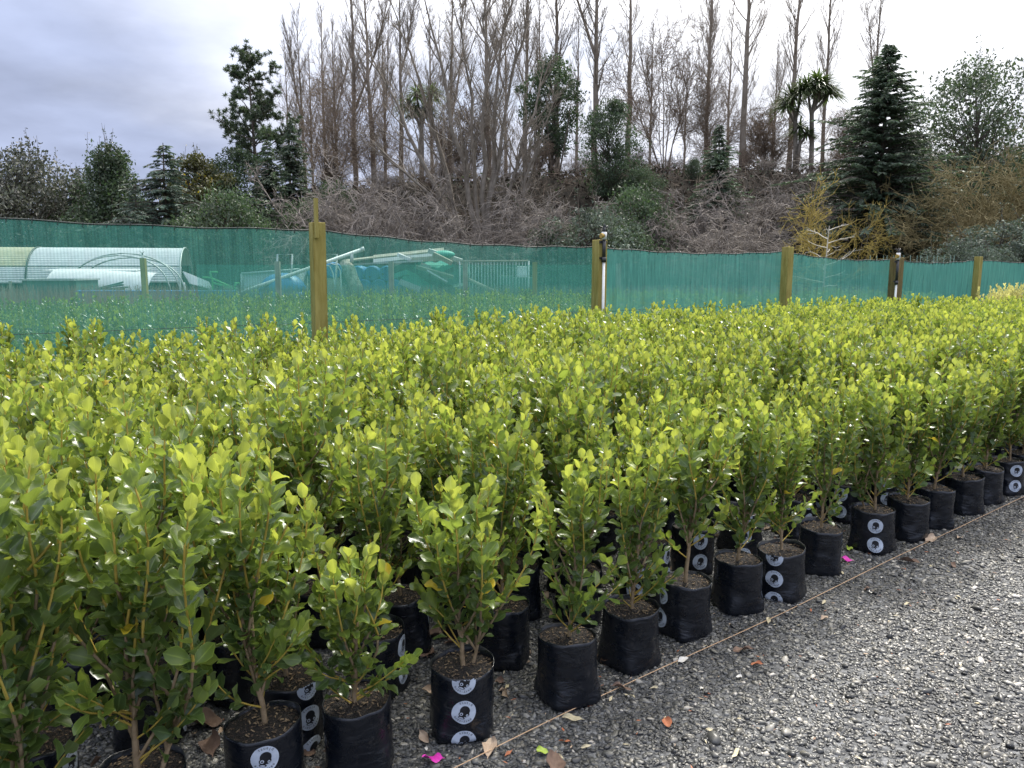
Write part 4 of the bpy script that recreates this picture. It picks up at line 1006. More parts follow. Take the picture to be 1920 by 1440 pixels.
o = put(mb, 'scrap', [M['bin_green'], M['dark_gap'], M['steel'], M['tarp']], t); o['kind'] = 'stuff'
bm = bmesh.new(); bmesh.ops.create_uvsphere(bm, u_segments=20, v_segments=10, radius=1.0)
for v in bm.verts: v.co.x *= 0.42; v.co.y *= 0.3; v.co.z *= 0.15
me = bpy.data.meshes.new('tarp'); bm.to_mesh(me); bm.free(); me.materials.append(M['tarp']); c = at(832, 477, 29.4); obj('folded_tarp', me, t, c - t.location)
c = at(758, 482, 29.4); mb = MB(); mb.box(c - t.location, (0.5, 0.3, 0.12), (0.2, 0.35, 0.4)); obj('white_sheet', mb.mesh('white_sheet', M['roof_clear']), t)
# barred gate
t = world_thing('barred_gate', 930, 24, 'low gate of thin upright bars beyond the second bed', 'gate')
a, b = at(862, 490, 24), at(991, 489, 24); mb = MB(); mb.tube([a, b], 0.03, 6); put(mb, 'top_rail', M['wood_grey'], t)
for k in range(23):
    q = a.lerp(b, k / 22); mb = MB(); mb.tube([q, Vector((q.x, 24, 0.0))], 0.013 if 0 < k < 22 else 0.03, 5); put(mb, 'bar', M['steel'], t)
t = world_thing('parked_mower', 978, 27, 'ride-on machine with a pale blue seat behind the barred gate', 'machine')
c = at(979, 508, 27); mb = MB(); mb.box((c.x, 27, c.z), (0.34, 0.1, 0.3), (0.1, 0, 0)); mb.box((c.x, 26.8, c.z - 0.17), (0.34, 0.35, 0.08)); put(mb, 'seat', M['roof_clear'], t)
mb = MB(); mb.box((c.x, 27, c.z - 0.45), (0.95, 0.8, 0.46)); mb.box((c.x - 0.55, 27, c.z - 0.32), (0.5, 0.7, 0.3)); put(mb, 'body', M['bin_green'], t)
for dx in (-0.6, 0.35): mb = MB(); mb.tube([(c.x + dx, 26.45, 0.3), (c.x + dx, 26.65, 0.3)], 0.3, 16); put(mb, 'wheel', M['black_plastic'], t)
t = world_thing('fallen_rail', 890, 22, 'pale rail slanting down to the grass behind the far fence', 'rail')
a, b = at(878, 524, 22), at(915, 541, 22); d = (b - a).normalized(); mb = MB(); mb.tube([a, b + d * (b.z / -d.z)], 0.05, 8); put(mb, 'rail', M['wood_grey'], t)

# second fence beyond the second bed
FY = 18.0
f2 = empty('far_net_fence', (at(520, 520, FY).x, FY, 0), 0, 'lower second net fence on short posts before the scrap yard', 'fence')
for px, yt in ((268, 484), (520, 490), (733, 490), (872, 492), (1003, 491), (1160, 494)):
    p = at(px, yt, FY); mb = MB(); mb.box((p.x, FY, p.z / 2), (0.11, 0.11, p.z)); put(mb, 'post', M['wood_post'] if px in (268, 1003) else M['wood_grey'], f2)
for x0, x1 in ((366, 520), (520, 733), (733, 872), (872, 1003), (1003, 1160)):
    a, b = at(x0, 496, FY), at(x1, 497, FY); y = FY + 0.07
    put_m = fast_mesh('net_panel', [(a.x, y, 0.1), (b.x, y, 0.1), (b.x, y, b.z), (a.x, y, a.z)], [(0, 1, 2, 3)], [M['net_far']], uv=[(a.x, 0), (b.x, 0), (b.x, 1.6), (a.x, 1.6)])
    o = obj('net_panel', put_m, f2); o.location = -f2.location
p = at(268, 484, FY); t = empty('sprinkler', (p.x, FY, 0), 0, 'small sprinkler on a short post of the far fence', 'sprinkler', 'sprinklers on fence posts')
mb = MB(); mb.tube([(0, -0.02, p.z - 0.05), (0, -0.02, p.z + 0.06)], 0.025, 8); obj('fitting', mb.mesh('fitting', M['white_plastic']), t)
mb = MB(); mb.tube([(0, -0.02, p.z + 0.05), (0, -0.02, p.z + 0.13)], 0.014, 6); mb.tube([(-0.05, -0.02, p.z + 0.15), (0, -0.02, p.z + 0.1), (0.05, -0.02, p.z + 0.15)], 0.008, 5); obj('spray_head', mb.mesh('spray_head', M['black_plastic']), t)

# strip of dry grass between the second bed and the yard
g = np.random.default_rng(17); n = 26000
X = g.uniform(-16, 9, n); Yv = g.uniform(18.15, 20.5, n); Lh = g.uniform(0.35, 1.12, n)
nb = NB(); base = np.stack([X, Yv, np.zeros(n)], axis=1); tipv = base + np.stack([g.normal(0, 0.16, n), g.normal(0, 0.1, n), Lh], axis=1); w = np.array([0.006, 0, 0])
nb.add(np.stack([base - w, base + w, tipv + w * 0.4, tipv - w * 0.4], axis=1).reshape(-1, 3), np.arange(4 * n).reshape(-1, 4))
tag(obj('dry_grass', nb.mesh('dry_grass', basic('dry_grass', (0.24, 0.18, 0.13), (0.42, 0.34, 0.25), 0.9, 1.0))), 'strip of dry brown grass behind the second shrub bed', 'grass', kind='stuff')
# short stakes by the spruce
for k in range(16):
    c = at(1632 + 10.5 * k + (k % 3) * 2, 479, 28.0); mb = MB(); mb.tube([(0, 0, -0.05), (0, 0, c.z)], 0.009, 5)
    o = obj('thin_stake', mb.mesh('thin_stake', M['bin_green']), None, (c.x, 28.0, 0)); tag(o, 'thin dark green stake in the row under the big spruce', 'stake', 'row of thin stakes under the spruce')
# ================================================================ the shrubs in planter bags
LF = [(0.00, 0.030), (0.10, 0.035), (0.15, 0.13), (0.24, 0.27), (0.36, 0.38), (0.50, 0.45), (0.64, 0.455), (0.77, 0.40), (0.88, 0.285), (0.95, 0.165), (1.0, 0.02)]
def leaf_arrays(seed, rows=LF, cols=4, cup=0.20, curl=0.36, wave=0.09, twist=0.45):
    """unit leaf: base at the origin, length 1 along +Y, upper side +Z"""
    rng = random.Random(seed); V = []; U = []
    ph, ph2 = rng.uniform(0, 6.28), rng.uniform(0, 6.28); fr = rng.uniform(6.5, 9.5)
    bend = rng.uniform(-0.15, curl); tw = rng.uniform(-twist, twist)
    for t, w in rows:
        for c in range(cols + 1):
            s = c / cols * 2 - 1
            x = s * w * 0.66 * (1 + 0.05 * math.sin(fr * t + ph + s)); y = t
            z = cup * abs(s) ** 1.4 * w * 1.3 - bend * t * t
            if abs(s) > 0.9: z += wave * math.sin(fr * t + (ph if s > 0 else ph2)) * min(1, w * 4)
            a = tw * t; x, z = x * math.cos(a) - z * math.sin(a), x * math.sin(a) + z * math.cos(a)
            V.append((x, y, z)); U.append((c / cols, t))
    F = []
    for r in range(len(rows) - 1):
        for c in range(cols):
            i = r * (cols + 1) + c; F.append((i, i + 1, i + cols + 2, i + cols + 1))
    return np.array(V), np.array(F), np.array(U)
LOW = [(0.0, 0.03), (0.16, 0.15), (0.5, 0.46), (0.8, 0.38), (1.0, 0.03)]
NV = 8
HI = [leaf_arrays(200 + k) for k in range(NV)]
MID = [leaf_arrays(200 + k, [LF[i] for i in (0, 2, 4, 6, 8, 10)], 2) for k in range(NV)]
LO = [leaf_arrays(200 + k, LOW, 2) for k in range(NV)]

RIB = (0.24, 0.33, 0.06)
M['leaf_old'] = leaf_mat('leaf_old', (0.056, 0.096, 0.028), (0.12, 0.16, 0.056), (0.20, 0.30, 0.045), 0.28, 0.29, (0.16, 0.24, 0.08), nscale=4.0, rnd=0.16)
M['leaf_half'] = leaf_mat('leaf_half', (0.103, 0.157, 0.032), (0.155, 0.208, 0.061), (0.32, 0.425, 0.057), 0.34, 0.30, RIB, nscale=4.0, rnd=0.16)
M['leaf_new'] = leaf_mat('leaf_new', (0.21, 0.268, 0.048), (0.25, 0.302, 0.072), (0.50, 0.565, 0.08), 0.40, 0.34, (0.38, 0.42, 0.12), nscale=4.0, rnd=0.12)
M['leaf_sick'] = leaf_mat('leaf_yellow', (0.55, 0.42, 0.03), (0.55, 0.45, 0.06), (0.7, 0.55, 0.05), 0.35, 0.4, (0.6, 0.5, 0.1))
M['leaf_gold'] = leaf_mat('leaf_gold', (0.42, 0.40, 0.13), (0.45, 0.42, 0.18), (0.6, 0.58, 0.2), 0.4, 0.4, None, uvs=False)
LEAFM = [M['leaf_old'], M['leaf_half'], M['leaf_new'], M['leaf_sick']]
M['stem_brown'] = basic('stem_brown', (0.20, 0.14, 0.075), (0.34, 0.25, 0.15), 0.8, 30, 0.3, 120)
M['shoot'] = basic('shoot', (0.34, 0.23, 0.04), (0.50, 0.38, 0.08), 0.5, 20)
def soil_mat():
    m, N, L = new_mat('potting_mix')
    out = nd(N, 'ShaderNodeOutputMaterial'); bs = nd(N, 'ShaderNodeBsdfPrincipled', {'Roughness': 0.9}); L.new(bs.outputs[0], out.inputs['Surface'])
    tc = nd(N, 'ShaderNodeTexCoord'); v = nd(N, 'ShaderNodeTexVoronoi', {'Scale': 170.0}); L.new(tc.outputs['Object'], v.inputs['Vector'])
    sx = nd(N, 'ShaderNodeSeparateColor'); L.new(v.outputs['Color'], sx.inputs[0])
    cr = nd(N, 'ShaderNodeValToRGB'); L.new(sx.outputs[0], cr.inputs[0]); e = cr.color_ramp.elements
    e[0].color = (0.005, 0.004, 0.003, 1); e[1].color = (0.09, 0.06, 0.038, 1); q = e.new(0.82); q.color = (0.014, 0.010, 0.007, 1)
    L.new(cr.outputs[0], bs.inputs['Base Color'])
    bp = nd(N, 'ShaderNodeBump', {'Strength': 1.0, 'Distance': 0.006}); L.new(v.outputs['Distance'], bp.inputs['Height']); L.new(bp.outputs[0], bs.inputs['Normal'])
    return m
M['soil'] = soil_mat()
M['chip'] = basic('bark_chip', (0.035, 0.023, 0.015), (0.26, 0.19, 0.11), 0.85, 45.0)
def bag_mat():
    m, N, L = new_mat('black_polythene')
    out = nd(N, 'ShaderNodeOutputMaterial'); bs = nd(N, 'ShaderNodeBsdfPrincipled', {'Base Color': (0.011, 0.012, 0.014, 1), 'Specular IOR Level': 0.5}); L.new(bs.outputs[0], out.inputs['Surface'])
    tc = nd(N, 'ShaderNodeTexCoord'); oi = nd(N, 'ShaderNodeObjectInfo')
    ad = nd(N, 'ShaderNodeVectorMath', operation='ADD'); L.new(tc.outputs['Object'], ad.inputs[0]); L.new(oi.outputs['Location'], ad.inputs[1])
    mp = nd(N, 'ShaderNodeMapping', {'Scale': (1.0, 1.0, 2.6), 'Rotation': (0.35, 0.2, 0.0)}); L.new(ad.outputs[0], mp.inputs[0])
    nz = nd(N, 'ShaderNodeTexNoise', {'Scale': 13.0, 'Detail': 3, 'Roughness': 0.5, 'Distortion': 1.2}); L.new(mp.outputs[0], nz.inputs['Vector'])
    bp = nd(N, 'ShaderNodeBump', {'Strength': 0.36, 'Distance': 0.012}); L.new(nz.outputs['Fac'], bp.inputs['Height']); L.new(bp.outputs[0], bs.inputs['Normal'])
    n2 = nd(N, 'ShaderNodeTexNoise', {'Scale': 22.0, 'Detail': 6}); L.new(ad.outputs[0], n2.inputs['Vector'])
    mr = nd(N, 'ShaderNodeMapRange', {'From Min': 0.35, 'From Max': 0.7, 'To Min': 0.20, 'To Max': 0.42}); L.new(n2.outputs['Fac'], mr.inputs['Value']); L.new(mr.outputs[0], bs.inputs['Roughness'])
    n3 = nd(N, 'ShaderNodeTexNoise', {'Scale': 38.0, 'Detail': 8, 'Roughness': 0.75}); L.new(ad.outputs[0], n3.inputs['Vector'])
    m3 = nd(N, 'ShaderNodeMapRange', {'From Min': 0.56, 'From Max': 0.78, 'To Max': 0.6}); L.new(n3.outputs['Fac'], m3.inputs['Value'])
    mx = nd(N, 'ShaderNodeMix', {'A': (0.005, 0.007, 0.011, 1), 'B': (0.07, 0.065, 0.06, 1)}, data_type='RGBA'); L.new(m3.outputs[0], mx.inputs['Factor']); L.new(mx.outputs['Result'], bs.inputs['Base Color'])
    return m
M['bag'] = bag_mat()
M['label_disc'] = basic('label_print', (0.42, 0.48, 0.56), (0.48, 0.54, 0.62), 0.4, 60)
M['label_ink'] = basic('label_ink', (0.010, 0.011, 0.014), (0.015, 0.016, 0.02), 0.4, 60)

# ---- bag shape: round above, squared off with folded corners at the bottom
BAG_H, BAG_R = 0.235, 0.108
def bag_r(seed, th, z):
    k = max(0.0, 1 - z / 0.13) ** 1.5
    c, s = abs(math.cos(th + seed * 0.3)), abs(math.sin(th + seed * 0.3))
    sq = 1.0 / (c ** 5 + s ** 5) ** 0.2
    r = BAG_R * (1 + (sq - 1) * 0.95 * k) * (0.985 + 0.03 * math.sin(th * 2 + seed))
    r += 0.0060 * mnoise.noise(Vector((math.cos(th) * 2.6 + seed * 7, math.sin(th) * 2.6 + z * 6, z * 24))) * (1.25 - 0.95 * z / BAG_H)
    r += 0.0012 * mnoise.noise(Vector((math.cos(th) * 6 + seed, math.sin(th) * 6, z * 50 + 9)))
    return r - 0.010 * max(0.0, 1 - z / 0.015)
def bag_top(seed, th): return BAG_H + 0.007 * math.sin(th + seed * 2.1) + 0.004 * math.sin(2 * th + seed) + 0.002 * math.sin(7 * th)
def make_bag(seed):
    n = 56; zs = [0, 0.006, 0.016, 0.03, 0.045, 0.06, 0.075, 0.09, 0.105, 0.12, 0.135, 0.15, 0.165, 0.18, 0.195, 0.21, 0.222, 1.0]
    V = []; F = []
    for z in zs:
        for i in range(n):
            th = i * 2 * math.pi / n; zz = bag_top(seed, th) if z == 1.0 else z * bag_top(seed, th) / BAG_H
            r = bag_r(seed, th, zz); V.append((r * math.cos(th), r * math.sin(th), zz))
    for dz, dr in ((0.0, 0.0022), (-0.03, 0.004)):
        for i in range(n):
            th = i * 2 * math.pi / n; zz = bag_top(seed, th) + dz; r = bag_r(seed, th, zz) - dr; V.append((r * math.cos(th), r * math.sin(th), zz))
    R = len(zs) + 2
    for j in range(R - 1):
        for i in range(n): F.append((j * n + i, j * n + (i + 1) % n, (j + 1) * n + (i + 1) % n, (j + 1) * n + i))
    m = bpy.data.meshes.new('planter_bag'); m.from_pydata(V, [], F + [tuple(reversed(range(n)))]); m.materials.append(M['bag'])
    m.polygons.foreach_set('use_smooth', [True] * len(m.polygons)); m.update(); return m
def make_soil(seed):
    rng = random.Random(seed); mb = MB(); n = 28; rings = 7; V = [(0, 0, BAG_H - 0.012)]; F = []
    for j in range(1, rings + 1):
        for i in range(n):
            th = i * 6.28318 / n; rr = j / rings
            r = (bag_r(seed, th, BAG_H - 0.02) - 0.0032) * rr
            z = BAG_H - 0.017 + 0.009 * (1 - rr) + rng.uniform(-0.0035, 0.0035)
            V.append((r * math.cos(th), r * math.sin(th), z))
    for i in range(n): F.append((0, 1 + i, 1 + (i + 1) % n))
    for j in range(rings - 1):
        for i in range(n): F.append((1 + j * n + i, 1 + (j + 1) * n + i, 1 + (j + 1) * n + (i + 1) % n, 1 + j * n + (i + 1) % n))
    mb.add(V, F, 0, True)
    for k in range(70):
        a = rng.uniform(0, 6.28); r = BAG_R * 0.93 * math.sqrt(rng.random())
        mb.box((r * math.cos(a), r * math.sin(a), BAG_H - 0.0115 + 0.006 * (1 - r / BAG_R)), (rng.uniform(0.004, 0.016), rng.uniform(0.002, 0.005), 0.002), (rng.uniform(-0.5, 0.5), rng.uniform(-0.5, 0.5), a * 3), 1)
    return mb.mesh('potting_mix', [M['soil'], M['chip']])
# ---- printed round label (flat): disc, ring of lettering, emblem
def glyph(ch, size):
    c = bpy.data.curves.new('glyph', 'FONT'); c.body = ch; c.size = size; c.align_x = 'CENTER'; c.resolution_u = 2
    o = bpy.data.objects.new('glyph', c); COL.objects.link(o)
    m = bpy.data.meshes.new_from_object(o.evaluated_get(bpy.context.evaluated_depsgraph_get()))
    V = [v.co.copy() for v in m.vertices]; F = [tuple(p.vertices) for p in m.polygons]
    bpy.data.objects.remove(o); bpy.data.curves.remove(c); bpy.data.meshes.remove(m)
    return V, F
RL = 0.040; ES = 1.32
def label_flat():
    """list of (verts2d, faces, material index, lift)"""
    out = []
    n, rings = 36, 8; V = [(0, 0)]; F = []
    for j in range(1, rings + 1):
        for i in range(n): V.append((RL * j / rings * math.cos(i * 6.28318 / n), RL * j / rings * math.sin(i * 6.28318 / n)))
    for i in range(n): F.append((0, 1 + i, 1 + (i + 1) % n))
    for j in range(rings - 1):
        for i in range(n): F.append((1 + j * n + i, 1 + (j + 1) * n + i, 1 + (j + 1) * n + (i + 1) % n, 1 + j * n + (i + 1) % n))
    out.append((V, F, 0, 0.0012))
    def arc_text(txt, a_mid, step, r, flip):
        for k, ch in enumerate(txt):
            d = (k - (len(txt) - 1) / 2) * step
            GV, GF = glyph(ch, 0.0125)
            a = a_mid - d if not flip else a_mid + d
            rot = a - math.pi / 2 if not flip else a + math.pi / 2
            cx, cy = r * math.cos(a), r * math.sin(a); c, s = math.cos(rot), math.sin(rot)
            out.append(([(cx + v.x * c - v.y * s, cy + v.x * s + v.y * c) for v in GV], GF, 1, 0.0021))
    arc_text('easy-care', math.pi / 2, 0.235, 0.0285, False)
    arc_text('plants', -math.pi / 2, 0.235, 0.0365, True)
    def blob(pts, mi, lift):
        pts = [(x * ES, y * ES + 0.001) for x, y in pts]
        # fan of a star-shaped outline, subdivided so that it bends with the bag
        cx = sum(p[0] for p in pts) / len(pts); cy = sum(p[1] for p in pts) / len(pts); V = [(cx, cy)]; n = len(pts); F = []
        for f in (0.5, 1.0):
            for p in pts: V.append((cx + (p[0] - cx) * f, cy + (p[1] - cy) * f))
        for i in range(n):
            F.append((0, 1 + i, 1 + (i + 1) % n)); F.append((1 + i, 1 + n + i, 1 + n + (i + 1) % n, 1 + (i + 1) % n))
        out.append((V, F, mi, lift))
    def ell(cx, cy, rx, ry, rot=0.0, n=20):
        return [(cx + rx * math.cos(a) * math.cos(rot) - ry * math.sin(a) * math.sin(rot), cy + rx * math.cos(a) * math.sin(rot) + ry * math.sin(a) * math.cos(rot)) for a in np.linspace(0, 6.28318, n, endpoint=False)]
    # emblem as it stands when the print is the right way up: dome below, two ringed spots, a loop above
    blob(ell(-0.001, -0.006, 0.0125, 0.0125, 0.3), 1, 0.0021)
    blob(ell(-0.006, 0.003, 0.008, 0.0065, 0.4), 1, 0.00212)
    blob(ell(0.004, 0.004, 0.009, 0.007, -0.3), 1, 0.00214)
    blob(ell(0.0060, 0.0030, 0.0042, 0.0042), 0, 0.0027); blob(ell(0.0060, 0.0030, 0.0021, 0.0021), 1, 0.0031)
    blob(ell(-0.0085, 0.0045, 0.0028, 0.0034), 0, 0.0027); blob(ell(-0.0085, 0.0045, 0.0012, 0.0015), 1, 0.0031)
    blob(ell(0.004, 0.0125, 0.0085, 0.0036, -0.15), 1, 0.00216); blob(ell(0.0045, 0.0127, 0.0060, 0.0018, -0.15), 0, 0.0029)
    return out
LABEL = label_flat()
def make_label(seed, th0, zc, rot):
    mb = MB(); c, s = math.cos(rot), math.sin(rot)
    for V2, F, mi, lift in LABEL:
        P = [(x * c - y * s, zc + x * s + y * c) for x, y in V2]
        keep = []
        for f in F:
            zz = [P[i][1] for i in f]
            if max(zz) < BAG_H - 0.006 and min(zz) > 0.004: keep.append(f)
        if not keep: continue
        used = sorted({i for f in keep for i in f}); ix = {v: k for k, v in enumerate(used)}
        W = []
        for i in used:
            th = th0 + P[i][0] / BAG_R; z = P[i][1]; r = bag_r(seed, th, z) + lift; W.append((r * math.cos(th), r * math.sin(th), z))
        mb.add(W, [tuple(ix[i] for i in f) for f in keep], mi, True)
    return mb.mesh('round_label', [M['label_disc'], M['label_ink']])
NBAG = 6
PHASE = [[0.012, 0.115, 0.218], [0.180, 0.075], [0.165, 0.062], [0.012, 0.115, 0.218], [0.180, 0.075], [0.150, 0.048]]
BAGS = []
for k in range(NBAG):
    labs = []
    for side in (0,):
        for z in PHASE[k]: labs.append(make_label(k, -math.pi / 2 + side * math.pi, z, math.pi + rad(-12 + 5 * k)))
    BAGS.append((make_bag(k), make_soil(k), labs))

# ---- plants
def plant(seed, h, stems=1, clear=0.0, spread=0.13, nb=9, skirt=4, step=0.0165, ls=1.0):
    rng = random.Random(seed); brown = NB(); green = NB(); leaves = []
    paths = []
    for s in range(stems):
        p0 = Vector((rng.gauss(0, 0.006) + s * 0.03, rng.gauss(0, 0.006), -0.03)); d = rdir(rng, 0.05 + 0.22 * (s > 0), rng.uniform(0, 6.28))
        hh = h * (1 if s == 0 else rng.uniform(0.7, 0.9))
        tp = curve_path(rng, p0, d, hh, 9, 0.22, 0.045)
        paths.append((tp, clear + 0.16 if s == 0 else clear + 0.1, 0.0075))
        brown.tube([tp[i] for i in range(6)], taper(0.0085 if s == 0 else 0.006, 0.0045, 6), 7)
        green.tube(tp[4:], taper(0.0047, 0.0022, len(tp) - 4), 5)
        for b in range(nb if s == 0 else nb // 2):
            t = max(clear, 0.07) + (0.62 - max(clear, 0.07)) * (b + rng.random()) / nb
            p, dd = on_path(tp, t); az = b * 2.4 + rng.uniform(-0.5, 0.5) + s
            top = h * rng.uniform(0.72, 1.02); L = max(0.12, top - p.z)
            sp = spread * rng.uniform(0.55, 1.15); n = 8; pts = []
            wx, wy = rng.gauss(0, 0.012), rng.gauss(0, 0.012)
            for i in range(n + 1):
                k = i / n; rr = sp * (1 - (1 - k) ** 1.7)
                pts.append(p + Vector((math.cos(az) * rr + wx * math.sin(k * 6), math.sin(az) * rr + wy * math.sin(k * 5), L * k)))
            paths.append((pts, 0.06, 0.004))
            brown.tube(pts[:4], taper(0.0046, 0.0034, 4), 5); green.tube(pts[3:], taper(0.0034, 0.0017, 6), 5)
    for b in range(skirt):
        tp = paths[0][0]; t = max(clear * 0.9, 0.04) + 0.2 * rng.random(); p, dd = on_path(tp, t); az = rng.uniform(0, 6.28)
        pts = curve_path(rng, p, Vector((math.cos(az), math.sin(az), 0.7)), rng.uniform(0.10, 0.26), 5, 0.5, 0.08)
        paths.append((pts, 0.25, 0.003)); green.tube(pts, taper(0.003, 0.0016, 6), 4)
    for pts, t0, r in paths:
        Ltot = sum((pts[i + 1] - pts[i]).length for i in range(len(pts) - 1))
        n = max(4, int(Ltot * (1 - t0) / step)); a = rng.uniform(0, 6.28)
        for k in range(n):
            t = t0 + (0.985 - t0) * k / (n - 1); p, d = on_path(pts, t); a += 2.4 + rng.gauss(0, 0.25)
            e = (1 - t) * Ltot                              # distance from the shoot tip
            tip = k >= n - 4
            ang = rng.uniform(0.25, 0.6) if tip else rng.uniform(0.5, 1.1)
            if k == n - 1: ang = 0.12
            o1 = d.orthogonal().normalized(); o1.rotate(Matrix.Rotation(a, 3, d))
            ax = (d * math.cos(ang) + o1 * math.sin(ang)).normalized()
            up = (d * math.sin(ang) - o1 * math.cos(ang)).normalized()
            x = ax.cross(up).normalized()
            ln = ls * rng.uniform(0.043, 0.070) * (0.85 if tip else 1.0) * (0.85 if t < t0 + 0.15 else 1)
            w = ln * rng.uniform(0.88, 1.12)
            R = Matrix((x * w, ax * ln, up * ln)).transposed().to_4x4(); R.translation = p + o1 * r * 0.4
            roll = rng.gauss(0, 0.35); R = R @ Matrix.Rotation(roll, 4, 'Y')
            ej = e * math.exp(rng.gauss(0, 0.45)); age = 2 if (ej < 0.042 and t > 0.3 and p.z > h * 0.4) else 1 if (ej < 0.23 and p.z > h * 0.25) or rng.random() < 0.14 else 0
            if rng.random() < 0.004 and age == 0: age = 3
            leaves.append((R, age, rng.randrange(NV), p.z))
    return brown, green, leaves
def join_leaves(name, leaves, lib, mats=LEAFM):
    Vs, Fs, Us, Ms = [], [], [], []; o = 0
    for R, age, k, z in leaves:
        V, F, U = lib[k]; A = np.array(R)
        Vs.append(V @ A[:3, :3].T + A[:3, 3]); Fs.append(F + o); Us.append(U[F].reshape(-1, 2)); Ms.append(np.full(len(F), age)); o += len(V)
    return fast_mesh(name, np.concatenate(Vs), np.concatenate(Fs), mats, np.concatenate(Ms), np.concatenate(Us))

LEAF_MESH = {}
for age in range(4):
    for k in range(NV):
        V, F, U = HI[k]; LEAF_MESH[(age, k)] = fast_mesh('leaf', V, F, [LEAFM[age]], uv=U[F].reshape(-1, 2))
#           h     stems clear spread nb skirt
SPEC = [(0.80, 1, 0.03, 0.15, 12, 11), (0.74, 1, 0.04, 0.14, 11, 11), (0.84, 2, 0.04, 0.14, 11, 9), (0.70, 1, 0.02, 0.15, 11, 12), (0.78, 1, 0.06, 0.13, 12, 9),
        (0.52, 1, 0.03, 0.12, 10, 8), (0.60, 2, 0.12, 0.17, 11, 4), (0.68, 1, 0.20, 0.14, 11, 4), (0.76, 2, 0.06, 0.16, 11, 8), (0.86, 1, 0.08, 0.13, 12, 6)]
SPEC += [(0.82, 1, 0.06, 0.19, 13, 8), (0.68, 2, 0.03, 0.19, 12, 10), (0.88, 1, 0.10, 0.17, 12, 7), (0.76, 1, 0.02, 0.20, 14, 10), (0.72, 2, 0.08, 0.18, 11, 8)]
INNER = [0, 1, 2, 3, 4, 8, 9, 10, 11, 12, 13, 14, 10, 12, 13]
PROTO = []
for k, (h, st, cl, sp, nb_, sk) in enumerate(SPEC):
    br, gr, lv = plant(500 + k, h, st, cl, sp, nb_, sk)
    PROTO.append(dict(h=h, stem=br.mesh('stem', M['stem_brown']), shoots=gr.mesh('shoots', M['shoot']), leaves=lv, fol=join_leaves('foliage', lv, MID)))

def potted(loc, rz, pk, bk, label, group, leaves='joined', labels=False, scale=1.0, tilt=(0, 0)):
    t = empty('potted_shrub', loc, rz, label, 'potted plant', group)
    t.rotation_euler = (tilt[0], tilt[1], rz)
    bag, soil, labs = BAGS[bk]
    b = obj('planter_bag', bag, t); obj('soil', soil, t)
    if labels:
        for l in labs: obj('round_label', l, b)
    P = PROTO[pk]; up = Vector((0, 0, BAG_H - 0.012))
    pr = random.Random(int(loc[0] * 1000) + pk).uniform(0, 6.28)
    a = obj('stem', P['stem'], t, up, (0, 0, pr), (scale,) * 3); c = obj('shoots', P['shoots'], t, up, (0, 0, pr), (scale,) * 3)
    if leaves == 'joined':
        f = obj('foliage', P['fol'], t, up, (0, 0, pr), (scale,) * 3); f['kind'] = 'stuff'
    else:
        lv = sorted(P['leaves'], key=lambda q: -q[3])
        base = Matrix.Translation(up) @ Matrix.Rotation(pr, 4, 'Z') @ Matrix.Scale(scale, 4)
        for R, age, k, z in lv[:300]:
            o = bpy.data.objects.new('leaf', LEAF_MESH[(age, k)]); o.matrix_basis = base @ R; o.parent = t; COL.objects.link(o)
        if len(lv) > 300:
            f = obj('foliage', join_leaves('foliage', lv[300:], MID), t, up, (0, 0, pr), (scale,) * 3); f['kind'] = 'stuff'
    return t

# the bed's own axes: u along the string, v across the bed towards the fence
S0, S1 = ground(870, 1440), ground(1920, 935)
U_ = (S1 - S0).normalized(); V_ = Vector((-U_.y, U_.x, 0))
#  photo column and row of the bag rim's middle, plant, bag, turn of the print (0 = facing the camera), what sets it apart
FRONT = [
    (20, 1545, 2, 4, 3.0, 1.12, None),
    (262, 1440, 8, 1, 3.0, 1.14, 'tall leafy shrub whose shoots hide its bag, beside the bag labelled at its rim'),
    (495, 1352, 4, 1, 0.0, 1.06, 'tall shrub in a bag with one round label just under its rim'),
    (672, 1306, 5, 5, 3.0, 1.0, 'short bushy shrub in a plain bag next to the one with three labels'),
    (865, 1243, 6, 0, 0.05, 1.05, 'twin-stemmed shrub in a black bag with three round labels down its front'),
    (1065, 1192, 3, 3, 3.0, 0.98, 'shrub in a wrinkled plain bag whose folded corner touches the string'),
    (1180, 1136, 1, 2, 3.0, 0.9, 'shrub in a plain bag with a crumpled pointed bottom corner by the string'),
    (1284, 1086, 7, 4, -1.05, 1.1, 'shrub with clear bare stem, bag labels showing only at its left edge'),
    (1385, 1046, 4, 3, 3.0, 0.95, 'short-stemmed shrub in a plain bag next to the clear bare-stemmed one'),
    (1468, 1027, 0, 0, -0.25, 0.85, 'shrub with a yellow leaf in a creased bag carrying a column of three labels'),
    (1538, 986, 9, 4, 3.0, 0.85, 'shrub in a dull plain bag before the bag with two labels one above the other'),
    (1640, 953, 8, 2, 0.15, 0.95, 'shrub with slanting stem in a bag with two round labels one above the other'),
    (1704, 934, 1, 1, 3.0, 0.95, 'shrub in a plain bag just beyond the bag with two labels one above the other'),
    (1752, 914, 4, 3, 3.0, 0.95, 'shrub in a plain bag with a yellow leaf lying on its rim'),
    (1808, 892, 3, 2, 3.0, 1.0, 'shrub in a plain bag with a bright horizontal crease, far along the string'),
    (1848, 876, 2, 5, -0.6, 0.9, 'shrub in a bag with labels on its left, last but one along the string'),
    (1890, 862, 0, 4, 0.55, 0.95, 'shrub in a bag with labels on its right at the far end of the string'),
    (1940, 838, 1, 0, 1.0, 0.95, None), (1985, 820, 3, 1, 3.0, 1.0, None), (2030, 800, 0, 2, 0.3, 1.0, None), (2075, 784, 4, 3, 0.9, 1.0, None)]
placed = []
